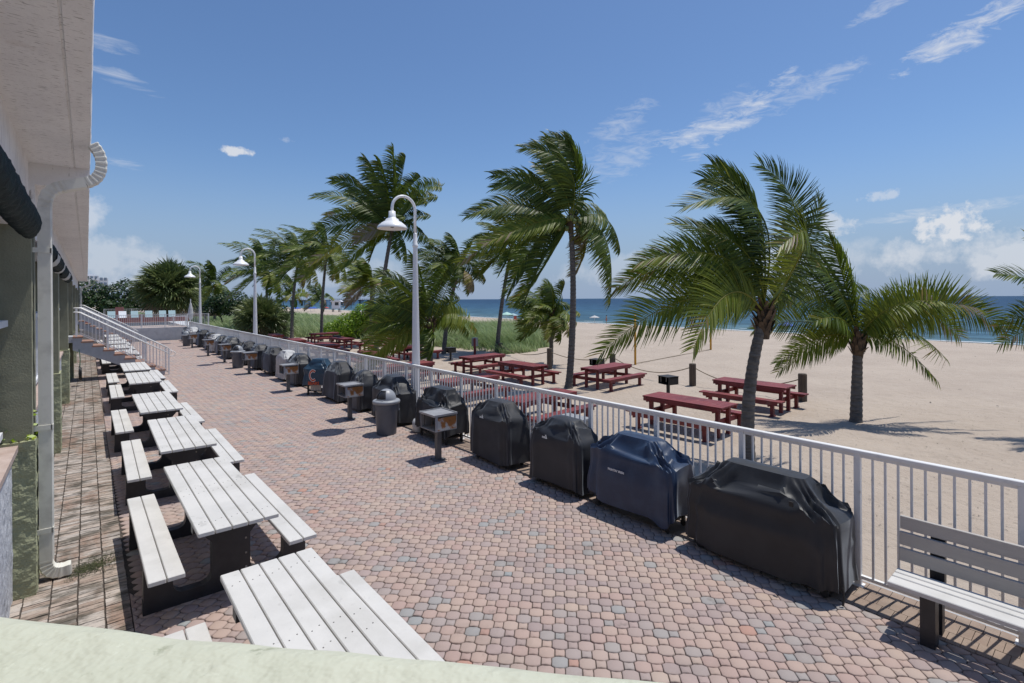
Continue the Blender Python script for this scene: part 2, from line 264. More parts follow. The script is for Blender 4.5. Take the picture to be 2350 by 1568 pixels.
# ------------------------------------------------------------ mesh builder
class MB:
    def __init__(s): s.v = []; s.f = []; s.a = []
    def add(s, vs, fs, a=0.0):
        o = len(s.v); s.v.extend([tuple(p) for p in vs]); s.f.extend([tuple(o + i for i in f) for f in fs]); s.a.extend([a] * len(vs)); return s
    def box(s, x0, y0, z0, x1, y1, z1, a=0.0, bev=0.0, R=None, T=(0, 0, 0)):
        if bev <= 0:
            vs = [(x0, y0, z0), (x1, y0, z0), (x1, y1, z0), (x0, y1, z0), (x0, y0, z1), (x1, y0, z1), (x1, y1, z1), (x0, y1, z1)]
            fs = [(0, 3, 2, 1), (4, 5, 6, 7), (0, 1, 5, 4), (1, 2, 6, 5), (2, 3, 7, 6), (3, 0, 4, 7)]
        else:                                            # box with bevelled upright and top edges
            b = bev; vs = []
            def ring(i, z): return [(x0 + i, y0, z), (x1 - i, y0, z), (x1, y0 + i, z), (x1, y1 - i, z), (x1 - i, y1, z), (x0 + i, y1, z), (x0, y1 - i, z), (x0, y0 + i, z)]
            def ring2(z): return [(x0 + b, y0 + b, z), (x1 - b, y0 + b, z), (x1 - b, y0 + b, z), (x1 - b, y1 - b, z), (x1 - b, y1 - b, z), (x0 + b, y1 - b, z), (x0 + b, y1 - b, z), (x0 + b, y0 + b, z)]
            vs = ring(b, z0) + ring(b, z1 - b); fs = [tuple(range(7, -1, -1))]
            for i in range(8): j = (i + 1) % 8; fs.append((i, j, 8 + j, 8 + i))
            q = [(x0 + b, y0 + b, z1), (x1 - b, y0 + b, z1), (x1 - b, y1 - b, z1), (x0 + b, y1 - b, z1)]
            vs += q; fs += [(16, 17, 18, 19), (8, 9, 17, 16), (9, 10, 17), (10, 11, 18, 17), (11, 12, 18), (12, 13, 19, 18), (13, 14, 19), (14, 15, 16, 19), (15, 8, 16)]
        if R is not None: vs = [tuple(R @ Vector(p) + Vector(T)) for p in vs]
        return s.add(vs, fs, a)
    def tube(s, pts, r, n=8, a=0.0, cap=True):
        pts = [Vector(p) for p in pts]; rs = r if hasattr(r, '__len__') else [r] * len(pts); vs = []; fs = []
        prev = None
        for i, p in enumerate(pts):
            t = (pts[min(i + 1, len(pts) - 1)] - pts[max(i - 1, 0)]).normalized()
            if prev is None: u = t.orthogonal().normalized()
            else: u = (prev - t * prev.dot(t)).normalized()
            prev = u; w_ = t.cross(u)
            for k in range(n):
                q = 2 * PI * k / n; vs.append(p + (u * math.cos(q) + w_ * math.sin(q)) * rs[i])
        for i in range(len(pts) - 1):
            for k in range(n): k2 = (k + 1) % n; fs.append((i * n + k, i * n + k2, (i + 1) * n + k2, (i + 1) * n + k))
        if cap: fs.append(tuple(range(n - 1, -1, -1))); fs.append(tuple((len(pts) - 1) * n + k for k in range(n)))
        return s.add(vs, fs, a)
    def lathe(s, prof, n=24, c=(0, 0, 0), a=0.0, cap=True):
        vs = []; fs = []
        for (r, z) in prof:
            for k in range(n): q = 2 * PI * k / n; vs.append((c[0] + r * math.cos(q), c[1] + r * math.sin(q), c[2] + z))
        for i in range(len(prof) - 1):
            for k in range(n): k2 = (k + 1) % n; fs.append((i * n + k, i * n + k2, (i + 1) * n + k2, (i + 1) * n + k))
        if cap: fs.append(tuple(range(n - 1, -1, -1))); fs.append(tuple((len(prof) - 1) * n + k for k in range(n)))
        return s.add(vs, fs, a)
    def prism(s, poly, axis, d0, d1, a=0.0):             # poly in the plane across axis (ccw), extruded d0..d1
        def P(q, d): return {'x': (d, q[0], q[1]), 'y': (q[0], d, q[1]), 'z': (q[0], q[1], d)}[axis]
        n = len(poly); vs = [P(q, d0) for q in poly] + [P(q, d1) for q in poly]
        fs = [tuple(range(n)), tuple(range(2 * n - 1, n - 1, -1))] + [(i, n + i, n + (i + 1) % n, (i + 1) % n) for i in range(n)]
        return s.add(vs, fs, a)
    def build(s, name, m, parent=None, smooth=False, loc=None, fixn=False):
        me = D.meshes.new(name); me.from_pydata(s.v, [], s.f)
        if any(s.a): at = me.attributes.new('rnd', 'FLOAT', 'POINT'); at.data.foreach_set('value', s.a)
        if fixn:
            import bmesh
            bm = bmesh.new(); bm.from_mesh(me); bmesh.ops.recalc_face_normals(bm, faces=bm.faces); bm.to_mesh(me); bm.free()
        if smooth: me.polygons.foreach_set('use_smooth', [True] * len(me.polygons))
        me.materials.append(m); me.update()
        o = D.objects.new(name, me); C.objects.link(o)
        if parent: o.parent = parent
        if loc: o.location = loc
        return o
def np_mesh(name, V, F, m, parent=None, attr=None, smooth=False):
    me = D.meshes.new(name); k = F.shape[1]
    me.vertices.add(len(V)); me.vertices.foreach_set('co', V.astype(np.float32).ravel())
    me.loops.add(F.size); me.loops.foreach_set('vertex_index', F.astype(np.int32).ravel())
    me.polygons.add(len(F)); me.polygons.foreach_set('loop_start', np.arange(0, F.size, k, dtype=np.int32))
    if attr is not None: at = me.attributes.new('rnd', 'FLOAT', 'POINT'); at.data.foreach_set('value', attr.astype(np.float32))
    if smooth: me.polygons.foreach_set('use_smooth', np.ones(len(F), dtype=bool))
    me.materials.append(m); me.update(calc_edges=True); me.validate()
    o = D.objects.new(name, me); C.objects.link(o)
    if parent: o.parent = parent
    return o
def tag(o, label, cat=None, group=None):
    o['label'] = label
    if cat: o['category'] = cat
    if group: o['group'] = group
    return o
def thing(name, label, cat, loc=(0, 0, 0), rz=0, group=None):
    o = D.objects.new(name, None); C.objects.link(o); o.location = loc; o.rotation_euler = (0, 0, rz); o.empty_display_size = .2
    return tag(o, label, cat, group)
def structure(o): o['kind'] = 'structure'; return o
def copy_tree(o, parent=None):
    c = o.copy(); C.objects.link(c); c.parent = parent
    for ch in list(o.children): copy_tree(ch, c)
    return c
def dup(o, loc, rz, label, group=None):
    c = copy_tree(o); c.location = loc; c.rotation_euler = (0, 0, rz); c['label'] = label
    if group: c['group'] = group
    return c
def text(s, size, m, parent, name, matrix, ext=.001, bold=0.0, shear=0.0):
    cu = D.curves.new(name, 'FONT'); cu.body = s; cu.size = size; cu.extrude = ext; cu.align_x = 'CENTER'; cu.offset = bold; cu.shear = shear
    cu.resolution_u = 2
    to = D.objects.new(name + '_tmp', cu); C.objects.link(to); bpy.context.view_layer.update()
    me = D.meshes.new_from_object(to); D.objects.remove(to)
    o = D.objects.new(name, me); me.materials.clear(); me.materials.append(m); C.objects.link(o); o.parent = parent; o.matrix_local = matrix
    return o

# ------------------------------------------------------------ ground, sand, sea
def ground_z(x, y):
    shore = 73 + .1 * max(y, -60)
    z = -.5
    if y > 30: z -= min(.7, (y - 30) * .0045) * min(1, max(0, (x - 8) / 6))
    s = (x - 40) / (shore - 40)
    if s > 0:
        zs = -.5 - 1.7 * s ** 1.15 if s < 1 else -2.2 - (s - 1) * 2.5
        z = min(z, max(zs, -8))
    if 5.6 < x < 45 and y < 40:
        z += .035 * mnoise.noise((x * .55, y * .55, 0)) + .030 * mnoise.noise((x * 1.9, y * 1.9, 3)) + .018 * mnoise.noise((x * 4.2, y * 3.6, 8)) + .06 * mnoise.noise((x * .16, y * .16, 7))
    if x < 5.6: z = -.06 if y < 60 else -.06 - min(.4, (y - 60) * .01)
    return z
xs = sorted(set([-3000, -800, -200, -60, -20, -6, -2, 2, 5.599, 5.9] + [6 + i * .13 for i in range(127)] + [22.5 + i * .9 for i in range(45)] + [64 + i * 4 for i in range(28)] + [200, 300]))
ys = sorted(set([-3000, -600, -150, -60, -25, -10] + [-4 + i * .15 for i in range(190)] + [25 + i * .9 for i in range(50)] + [72 + i * 6 for i in range(30)] + [300, 400, 600, 1000, 2000, 6000]))
V = np.array([(x, y, ground_z(x, y)) for y in ys for x in xs]); nx = len(xs)
F = np.array([(j * nx + i, j * nx + i + 1, (j + 1) * nx + i + 1, (j + 1) * nx + i) for j in range(len(ys) - 1) for i in range(nx - 1)])
structure(np_mesh('ground', V, F, M['sand'], smooth=True))
b = MB(); b.add([(60, -9000, -2.2), (40000, -30000, -2.2), (40000, 40000, -2.2), (60, 40000, -2.2)], [(0, 1, 2, 3)])
structure(b.build('sea', M['sea']))
# foam where the sea meets the sand
b = MB()
for i in range(70):
    y0 = -30 + i * 5; xa = 73 + .1 * y0 + 1.2 * mnoise.noise((y0 * .08, 0, 0)); y1 = y0 + 5; xb = 73 + .1 * y1 + 1.2 * mnoise.noise((y1 * .08, 0, 0))
    b.add([(xa + .3, y0, -2.18), (xa + 1.1 + .5 * mnoise.noise((y0 * .3, 4, 0)), y0, -2.18), (xb + 1.1 + .5 * mnoise.noise((y1 * .3, 4, 0)), y1, -2.18), (xb + .3, y1, -2.18)], [(0, 1, 2, 3)])
for i in range(150):
    y0 = -40 + i * 3.1; o_ = 5 + 4 * mnoise.noise((y0 * .05, 9, 0)); g_ = mnoise.noise((y0 * .13, 2, 5))
    if g_ < -.05: continue
    xa = 73 + .1 * y0 + o_; w_ = .25 + .9 * max(0, g_); b.add([(xa, y0, -2.17), (xa + w_, y0 + .4, -2.17), (xa + .31 + w_ * .8, y0 + 3.4, -2.17), (xa + .31, y0 + 3.1, -2.17)], [(0, 1, 2, 3)])
structure(b.build('surf', M['logo']))
# grass land beyond the pool
b = MB(); b.add([(-300, 78, -.02), (13, 78, -.5), (13, 400, -.6), (-300, 400, -.02)], [(0, 1, 2, 3)])
structure(b.build('lawn', M['lawn']))

# ------------------------------------------------------------ deck: stone pavers laid on the diagonal
b = MB(); b.box(-.9, -6, -.3, 5.99, 46, -.014)
structure(b.build('deck_bed', M['joint']))
def pavers():
    rng = np.random.default_rng(5)
    P, Hh = .214, .104
    ca = math.sqrt(.5)
    h1, h0 = .0625, .0415
    octo = [(-.034, -h1 - .0015), (.034, -h1 - .0015), (.066, -h0 - .001), (.0665, h0 + .001), (.034, h1 + .0015), (-.034, h1 + .0015), (-.0655, h0 + .001), (-.0655, -h0 - .001)]
    smal = [(.066, -h0), (.148, -h0), (.148, h0), (.066, h0)]
    def inset(poly, d):
        n = len(poly); out = []
        for i in range(n):
            p0, p1, p2 = poly[i - 1], poly[i], poly[(i + 1) % n]
            e1 = (p1[0] - p0[0], p1[1] - p0[1]); e2 = (p2[0] - p1[0], p2[1] - p1[1])
            l1 = math.hypot(*e1); l2 = math.hypot(*e2); n1 = (-e1[1] / l1, e1[0] / l1); n2 = (-e2[1] / l2, e2[0] / l2)
            k = d / (1 + n1[0] * n2[0] + n1[1] * n2[1]); out.append((p1[0] + (n1[0] + n2[0]) * k, p1[1] + (n1[1] + n2[1]) * k))
        return np.array(out)
    # small stone is notched: its top and bottom edges bow inwards
    smal = [(.0685, -.0405), (.107, -.034), (.1455, -.0405), (.1490, 0), (.1455, .0405), (.107, .034), (.0685, .0405), (.0685, 0)]
    rings = {}
    for key, poly in (('o', octo), ('s', smal)):
        rings[key] = (inset(poly, .0018 if key == 's' else .0036), inset(poly, .0070 if key == 's' else .0105))
    cs = []
    for r in range(-80, 420):
        for q in range(-160, 200):
            u = (q + .5 * (r % 2)) * P; v = r * Hh
            x = 2.8 + (u * ca + v * ca); y = 6 + (-u * ca + v * ca)
            if .26 < x < 5.48 and -1.2 < y < 44.9: cs.append((x, y))
    cs = np.array(cs); n = len(cs)
    base = rng.random(n)
    VV, FF, AA = [], [], []; off = 0
    for key in 'os':
        lo, hi = rings[key]; k = len(lo)
        col = base.copy()
        if key == 's': m_ = rng.random(n) < .22; col[m_] = rng.random(m_.sum())
        col = np.where(rng.random(n) < .82, col * .9, col)
        jit = rng.normal(0, .0013, (n, 1))
        tilt = rng.normal(0, .012, (n, 2))
        def xf(ring, z):
            X = cs[:, None, 0] + ring[None, :, 0] * ca + ring[None, :, 1] * ca
            Y = cs[:, None, 1] - ring[None, :, 0] * ca + ring[None, :, 1] * ca
            Z = z + jit + tilt[:, 0:1] * ring[None, :, 0] + tilt[:, 1:2] * ring[None, :, 1]
            return np.stack([X, Y, Z], -1)
        R0 = xf(lo, -.016); R1 = xf(lo, -.0050); R2 = xf(hi, 0.0)
        V_ = np.concatenate([R0, R1, R2], 1)                            # n,3k,3
        i = np.arange(k); j = (i + 1) % k
        q1 = np.stack([i, j, k + j, k + i], 1); q2 = np.stack([k + i, k + j, 2 * k + j, 2 * k + i], 1)
        q3 = np.array([[2 * k, 2 * k + 1, 2 * k + 2, 2 * k + 7], [2 * k + 7, 2 * k + 2, 2 * k + 3, 2 * k + 6], [2 * k + 6, 2 * k + 3, 2 * k + 4, 2 * k + 5]])
        q = np.concatenate([q1, q2, q3]); FF.append((np.arange(n)[:, None, None] * 3 * k + q[None]).reshape(-1, 4) + off)
        VV.append(V_.reshape(-1, 3)); AA.append(np.repeat(np.clip(col, 0.001, 1), 3 * k)); off += n * 3 * k
    VV = [np.concatenate(VV)]; VV[0][:, 0] = np.clip(VV[0][:, 0], .306, 5.434)      # stones cut along both edges
    return np_mesh('stone_paving', np.concatenate(VV), np.concatenate(FF), M['paver'], attr=np.concatenate(AA))
structure(pavers())
rng = random.Random(3)
b = MB()
for ci, (x0, x1) in enumerate(((-.88, -.685), (-.68, -.485), (-.48, -.285), (-.28, -.085), (-.08, .112), (.118, .30))):
    y = -1.2 + ci * .03
    while y < 45:
        y2 = y + rng.choice((.058, .07, .078, .09)); b.box(x0 + .004 + rng.uniform(-.003, .003), y + .003, -.05, x1 - .004 + rng.uniform(-.003, .003), y2 - .0035, .001 + rng.uniform(-.004, .004), a=rng.uniform(.01, 1)); y = y2
structure(b.build('brick_walkway', M['brick_walk']))
b = MB()
for ci, (x0, x1) in enumerate(((5.44, 5.62), (5.62, 5.80), (5.80, 5.98))):
    y = -1.2 + ci * .05
    while y < 45:
        y2 = y + .095; b.box(x0 + .002, y + .002, -.05, x1 - .002, y2 - .002, .000 + rng.uniform(-.0015, .0015)); y = y2
structure(b.build('brick_border', M['brick_band']))
b = MB(); b.box(5.985, -6, -.9, 6.06, 46, -.03); structure(b.build('deck_kerb', M['concrete']))

b = MB(); rng = random.Random(77)
for k in range(1500):
    x = .02 + rng.gauss(0, .10); y = 7.12 + rng.gauss(0, .09) + x * .3; L = rng.uniform(.003, .009); q = rng.uniform(0, 6.28); z = .004 + rng.uniform(0, .008)
    if -.2 < x < .3: b.add([(x + L * math.cos(q + t_), y + L * math.sin(q + t_), z + rng.uniform(0, .004)) for t_ in (0, 1.6, 3.1, 4.7)], [(0, 1, 2, 3)])
mo = b.build('moss', M['mossy']); mo['kind'] = 'stuff'; tag(mo, 'dark green moss on the bricks below the downspout outlet', 'moss')

# ------------------------------------------------------------ building on the left
bld = thing('beach_building', 'long low building with green stucco piers and a white overhanging eave along the deck', 'building', (0, 0, 0))
PIERS = [.8, 6.81, 12.85, 18.94, 25.0, 31.1, 37.2, 43.2]
def rough_box(x0, y0, z0, x1, y1, z1, st, amp, seed):
    """box as a fine grid with an uneven troweled face"""
    mb = MB()
    def face(o, u, v, nu, nv, nrm):
        vs = []
        for j in range(nv + 1):
            for i in range(nu + 1):
                p = o + u * (i / nu) + v * (j / nv)
                e = 0 if (i in (0, nu) or j in (0, nv)) else amp * (mnoise.noise((p + Vector((seed, 0, 0))) * 8) + .5 * mnoise.noise(p * 23))
                vs.append(p + nrm * e)
        fs = [(j * (nu + 1) + i, j * (nu + 1) + i + 1, (j + 1) * (nu + 1) + i + 1, (j + 1) * (nu + 1) + i) for j in range(nv) for i in range(nu)]
        mb.add(vs, fs)
    X, Y, Z = x1 - x0, y1 - y0, z1 - z0; n = lambda d: max(1, int(d / st))
    face(Vector((x0, y0, z0)), Vector((X, 0, 0)), Vector((0, 0, Z)), n(X), n(Z), Vector((0, -1, 0)))
    face(Vector((x1, y0, z0)), Vector((0, Y, 0)), Vector((0, 0, Z)), n(Y), n(Z), Vector((1, 0, 0)))
    face(Vector((x1, y1, z0)), Vector((-X, 0, 0)), Vector((0, 0, Z)), 1, 1, Vector((0, 1, 0)))
    face(Vector((x0, y0, z1)), Vector((X, 0, 0)), Vector((0, Y, 0)), n(X), n(Y), Vector((0, 0, 1)))
    return mb
for i, y in enumerate(PIERS[1:], 1):
    near = i <= 3; st = .035 if i == 1 else (.06 if near else 1)
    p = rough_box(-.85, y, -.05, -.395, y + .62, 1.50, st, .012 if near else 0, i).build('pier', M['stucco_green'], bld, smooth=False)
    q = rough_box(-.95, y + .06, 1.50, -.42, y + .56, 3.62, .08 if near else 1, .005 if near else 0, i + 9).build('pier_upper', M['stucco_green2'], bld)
for i in range(len(PIERS) - 1):
    y0, y1 = PIERS[i] + .62, PIERS[i + 1]
    if 20 < y0 < 26: y0 = 26.2
    rough_box(-.9, y0 if i else -2, -.05, -.56, y1, 1.42, .05 if i < 2 else 1.0, .010 if i < 2 else 0, 40 + i).build('low_wall', M['stucco_white'], bld)
    b = MB(); b.box(-.95, y0 if i else -2, 1.42, -.515, y1, 1.475); b.build('wall_cap', M['sill'], bld)
    r = MB(); r.box(-.70, y0 if i else 1.4, 1.56, -.62, y1, 1.62); r.box(-.72, y0 if i else 1.4, 2.62, -.58, y1, 2.68)
    y = (y0 if i else 1.4) + .05
    while y < y1 - .02: r.box(-.672, y, 1.62, -.648, y + .045, 2.62); y += .098
    r.build('railing', M['white'], bld)
b = MB(); b.box(-3.2, -6, 1.30, -.95, 46, 1.42); b.build('corridor_floor', M['concrete'], bld)
b = MB(); b.box(-3.4, -6, -.1, -3.2, 46, 4.5); b.box(-3.2, 45.8, -.1, -.4, 46, 4.4); b.build('back_wall', M['corr'], bld)
for k in range(9):
    y = 3 + k * 4.8
    f = MB(); f.box(-3.2, y, 1.5, -3.14, y + 1.0, 3.5); fo = f.build('door', M['white'], bld)
    h = MB(); h.box(-3.14, y + .1, 2.4, -3.09, y + .16, 2.5); h.build('door_handle', M['steel'], fo)
    f = MB(); f.box(-3.2, y + 1.7, 2.2, -3.15, y + 3.5, 3.4); fo = f.build('window', M['white'], bld)
    h = MB(); h.box(-3.15, y + 1.78, 2.28, -3.14, y + 3.42, 3.32); h.build('pane', M['glass'], fo)
# header wall, eave and roof
b = MB(); b.box(-.95, -4, 3.60, -.525, 8.3, 4.50); b.box(-.95, 8.3, 3.60, -.475, 46, 4.25); b.build('header_wall', M['soffit'], bld)
def wavy_eave(y0, y1, xe, z0, z1, seed):
    mb = MB(); n = int((y1 - y0) / .12); pts = []
    for i in range(n + 1):
        y = y0 + (y1 - y0) * i / n
        e = xe + .006 * mnoise.noise((y * 1.7, seed, 0)) + .003 * mnoise.noise((y * 7, seed, 2)); pts.append((y, e))
    vs = []
    for y, e in pts: vs += [(-3.4, y, z1 + .8), (-.95, y, z0), (-.12, y, z0), (-.117, y, z0 + .012), (-.105, y, z0 + .012), (-.102, y, z0), (e - .004, y, z0), (e, y, z0 + .01), (e + .008, y, z1)]
    k = 9; fs = []
    for i in range(n):
        for j in range(k): j2 = (j + 1) % k; fs.append((i * k + j, i * k + j2, (i + 1) * k + j2, (i + 1) * k + j))
    fs.append(tuple(range(k))); fs.append(tuple(n * k + j for j in range(k - 1, -1, -1)))
    return mb.add(vs, fs)
wavy_eave(-4, 8.3, .035, 4.50, 4.66, 1).build('eave', M['soffit'], bld, fixn=True)
b = wavy_eave(8.3, 46.0, .028, 4.25, 4.64, 2); b.build('eave', M['soffit'], bld, fixn=True)

def downspout(name, label, y, zt, zscale=1.0):
    t = thing(name, label, 'downspout', (0, y, 0), 0, 'downspouts on the facade')
    def rect_pipe(path, w_, d, ribs, nm, corr=False):
        if corr:                                   # catmull-rom refinement of the bend
            P_ = [Vector(p) for p in path]; fine = []
            for i in range(len(P_) - 1):
                a0, a1, a2, a3 = P_[max(0, i - 1)], P_[i], P_[i + 1], P_[min(len(P_) - 1, i + 2)]
                for q in range(4):
                    u = q / 4; fine.append(.5 * (2 * a1 + (a2 - a0) * u + (2 * a0 - 5 * a1 + 4 * a2 - a3) * u * u + (3 * a1 - a0 - 3 * a2 + a3) * u ** 3))
            path = fine + [P_[-1]]
        mb = MB(); pts = [Vector(p) for p in path]; vs = []; fs = []
        prof = []
        nr = 5
        for i in range(nr * 2 + 1): prof.append((-w_ / 2 + w_ * i / (nr * 2), d / 2 + (.011 if i % 2 else 0)))
        prof = [(-w_ / 2, -d / 2)] + prof + [(w_ / 2, -d / 2)]; k = len(prof)
        for i, p in enumerate(pts):
            t_ = (pts[min(i + 1, len(pts) - 1)] - pts[max(i - 1, 0)]).normalized()
            yv = Vector((0, 1, 0)); nv = yv.cross(t_).normalized()
            sc_ = 1.0 + (.065 if (corr and i % 4 >= 2) else 0)
            for (a_, c_) in prof: vs.append(p + (nv * c_ + yv * -a_) * sc_)
        for i in range(len(pts) - 1):
            for j in range(k): j2 = (j + 1) % k; fs.append((i * k + j, i * k + j2, (i + 1) * k + j2, (i + 1) * k + j))
        fs.append(tuple(range(k))); fs.append(tuple((len(pts) - 1) * k + j for j in range(k - 1, -1, -1)))
        return mb.add(vs, fs).build(nm, M['gutter'], t, fixn=True)
    def arc(c, r, a0, a1, n): return [(c[0] + r * math.cos(math.radians(a0 + (a1 - a0) * i / n)), 0, c[1] + r * math.sin(math.radians(a0 + (a1 - a0) * i / n))) for i in range(n + 1)]
    dz = zt - 4.49
    rect_pipe([(-.335, 0, z) for z in (.22, 1.2, 2.4, 3.80 + dz)], .125, .10, 0, 'pipe')
    rect_pipe([(-.335, 0, 3.80 + dz), (-.333, 0, 3.86 + dz), (-.322, 0, 3.92 + dz), (-.30, 0, 3.97 + dz), (-.265, 0, 4.01 + dz), (-.22, 0, 4.04 + dz), (-.17, 0, 4.06 + dz)], .118, .095, 0, 'elbow', True)
    rect_pipe([(-.17, 0, 4.06 + dz), (-.01, 0, 4.115 + dz)], .125, .10, 0, 'offset_pipe')
    rect_pipe([(-.01, 0, 4.115 + dz), (.035, 0, 4.14 + dz), (.07, 0, 4.17 + dz), (.095, 0, 4.21 + dz), (.11, 0, 4.25 + dz), (.12, 0, 4.30 + dz), (.12, 0, 4.36 + dz), (.112, 0, 4.41 + dz), (.095, 0, 4.46 + dz), (.07, 0, 4.50 + dz), (.05, 0, 4.53 + dz)], .118, .085, 0, 'elbow', True)
    rect_pipe([(-.335, 0, .24), (-.333, 0, .19), (-.325, 0, .15), (-.31, 0, .115), (-.285, 0, .09), (-.25, 0, .075), (-.21, 0, .07), (-.14, 0, .075)], .118, .095, 0, 'outlet_elbow', True)
    for z in (1.55, .50, 3.35):
        s_ = MB(); s_.box(-.43, -.07, z, -.282, -.062, z + .05); s_.box(-.29, -.07, z, -.272, .03, z + .05); s_.build('strap', M['gutter'], t)
    return t
downspout('downspout', 'cream ribbed downspout in front of the nearest green pier', 7.09, 4.49)
downspout('downspout', 'small far downspout at the far end of the eave', 45.6, 4.30)

def awning(name, label, y0, y1, zc, patches):
    t = thing(name, label, 'awning', (0, 0, 0), 0, 'rolled awnings under the eave')
    mb = MB(); n = int((y1 - y0) / .04); k = 18; vs = []; fs = []
    for i in range(n + 1):
        y = y0 + (y1 - y0) * i / n; tp = min(1, (y1 - y) / .35, (y - y0) / .35 + .2); tp = max(.05, tp) ** .5
        for j in range(k):
            a_ = 2 * PI * j / k; f = .012 * mnoise.noise((y * 14 + 3 * math.cos(a_), j * .25, 1)) + .012 * math.sin(y * 30 + 2 * a_ + 2 * mnoise.noise((y * 2, 0, 0)))
            vs.append((-.40 + (.085 * tp + f) * math.cos(a_), y, zc + (.125 * tp + f) * math.sin(a_) - .10 * (1 - tp)))
    for i in range(n):
        for j in range(k): j2 = (j + 1) % k; fs.append((i * k + j, i * k + j2, (i + 1) * k + j2, (i + 1) * k + j))
    mb.add(vs, fs).build('fabric_roll', M['awning'], t, smooth=True)
    for y, s_ in patches:
        mb = MB(); vs = []
        for i in range(6):
            for j in range(5):
                a_ = -1.9 + 1.9 * j / 4; vs.append((-.40 + .105 * math.cos(a_) + .01 * mnoise.noise((i, j, y)), y + s_ * (i / 5 - .5) + .03 * mnoise.noise((j * 2., i, 2)), zc + .145 * math.sin(a_)))
        fs = [(i * 5 + j, i * 5 + j + 1, (i + 1) * 5 + j + 1, (i + 1) * 5 + j) for i in range(5) for j in range(4)]
        mb.add(vs, fs).build('lining', M['awning_white'], t, smooth=True)
    mb = MB(); mb.tube([(-.47, y0, zc + .12), (-.47, y1, zc + .12)], .02, 6); mb.build('rod', M['white_metal'], t)
    return t
awning('rolled_awning', 'large dark green rolled awning hanging nearest at the upper left', 1.6, 6.5, 3.55, [])
awning('rolled_awning', 'dark rolled awning with torn white lining beyond the downspout', 8.6, 12.8, 3.50, [(9.6, .8), (12.0, .5)])
awning('rolled_awning', 'far dark rolled awning with pale lining under the eave', 13.6, 18.8, 3.50, [(15.5, 1.2)])

# vines on the first pier ledge
vn = thing('vine', 'yellow-green vine sprigs on the ledge of the nearest green pier', 'plant', (-.45, 6.85, 1.50))
rng = random.Random(8); b = MB(); s_ = MB()
for k in range(80):
    x, y = rng.uniform(-.2, .06), rng.uniform(-.06, .5); z = rng.uniform(0.0, .05) + (.22 * rng.random() if rng.random() < .3 else 0)
    c = Vector((x, y, z)); u = Vector((rng.uniform(-1, 1), rng.uniform(-1, 1), rng.uniform(-.2, .6))).normalized(); v = u.orthogonal().normalized(); L = rng.uniform(.015, .034)
    b.add([c - u * L, c - v * L * .6 + u * L * .1, c + u * L, c + v * L * .6 + u * L * .1], [(0, 1, 2, 3)], rng.uniform(.4, 1))
b.build('leaves', M['bush'], vn)
for k in range(6): s_.tube([(rng.uniform(-.2, .05), rng.uniform(-.05, .1), .0), (rng.uniform(-.2, .05), rng.uniform(.1, .3), .04), (rng.uniform(-.2, .05), rng.uniform(.3, .5), .0)], .004, 4)
s_.build('stems', M['bark'], vn)

# foreground balcony parapet, running on the diagonal in front of the viewer
par = thing('balcony_parapet', 'pale green plastered parapet cap in the immediate foreground', 'parapet', (.19, .61, 0), math.atan2(-.64, .57))
mb = MB(); nu, nv = 150, 26; vs = []
for i in range(nu + 1):
    for j in range(nv + 1):
        u = -1.0 + 1.75 * i / nu; v = -.30 + .30 * j / nv
        bow = .013 + .08 * max(0, min(u, .43) - .1) ** 2 - .8 * max(0, u - .44)
        z = 2.45 + .004 * mnoise.noise((u * 3, v * 3, 0)) + .0015 * mnoise.noise((u * 14, v * 14, 0)); e = (j / nv)
        if e > .9: z -= .012 * ((e - .9) / .1) ** 2
        vs.append((u, v + bow * e + (.003 * mnoise.noise((u * 9, 0, 5)) if e > .95 else 0), z))
fs = [(i * (nv + 1) + j, (i + 1) * (nv + 1) + j, (i + 1) * (nv + 1) + j + 1, i * (nv + 1) + j + 1) for i in range(nu) for j in range(nv)]
mb.add(vs, fs); mb.build('parapet_cap', M['parapet'], par, smooth=True)
b = MB(); b.box(-1.0, -.285, -.05, .44, -.004, 2.435); b.build('parapet_wall', M['parapet'], par)

# ------------------------------------------------------------ fence along the beach side
fen = thing('beach_fence', 'long white metal railing between the paved deck and the sand', 'fence', (5.87, 0, 0))
FY = [-1.77 + 1.165 * k for k in range(41)]
for i, y in enumerate(FY):
    b = MB(); b.box(-.028, y - .028, 0, .028, y + .028, 1.30, bev=.004); b.box(-.05, y - .05, 0, .05, y + .05, .008); b.build('post', M['white_metal'], fen)
b = MB(); b.box(-.032, FY[0] - .02, 1.30, .032, 45.2, 1.338, bev=.006); b.build('top_rail', M['white_metal'], fen)
for i in range(len(FY) - 1):
    y0, y1 = FY[i] + .028, FY[i + 1] - .028; b = MB(); b.box(-.018, y0, .075, .018, y1, .105); b.box(-.016, y0, 1.268, .016, y1, 1.298)
    for k in range(10): yy = y0 + (y1 - y0) * (k + .93) / 10.9; b.box(-.0095, yy - .0095, .105, .0095, yy + .0095, 1.268)
    b.build('baluster_panel', M['white_metal'], fen)

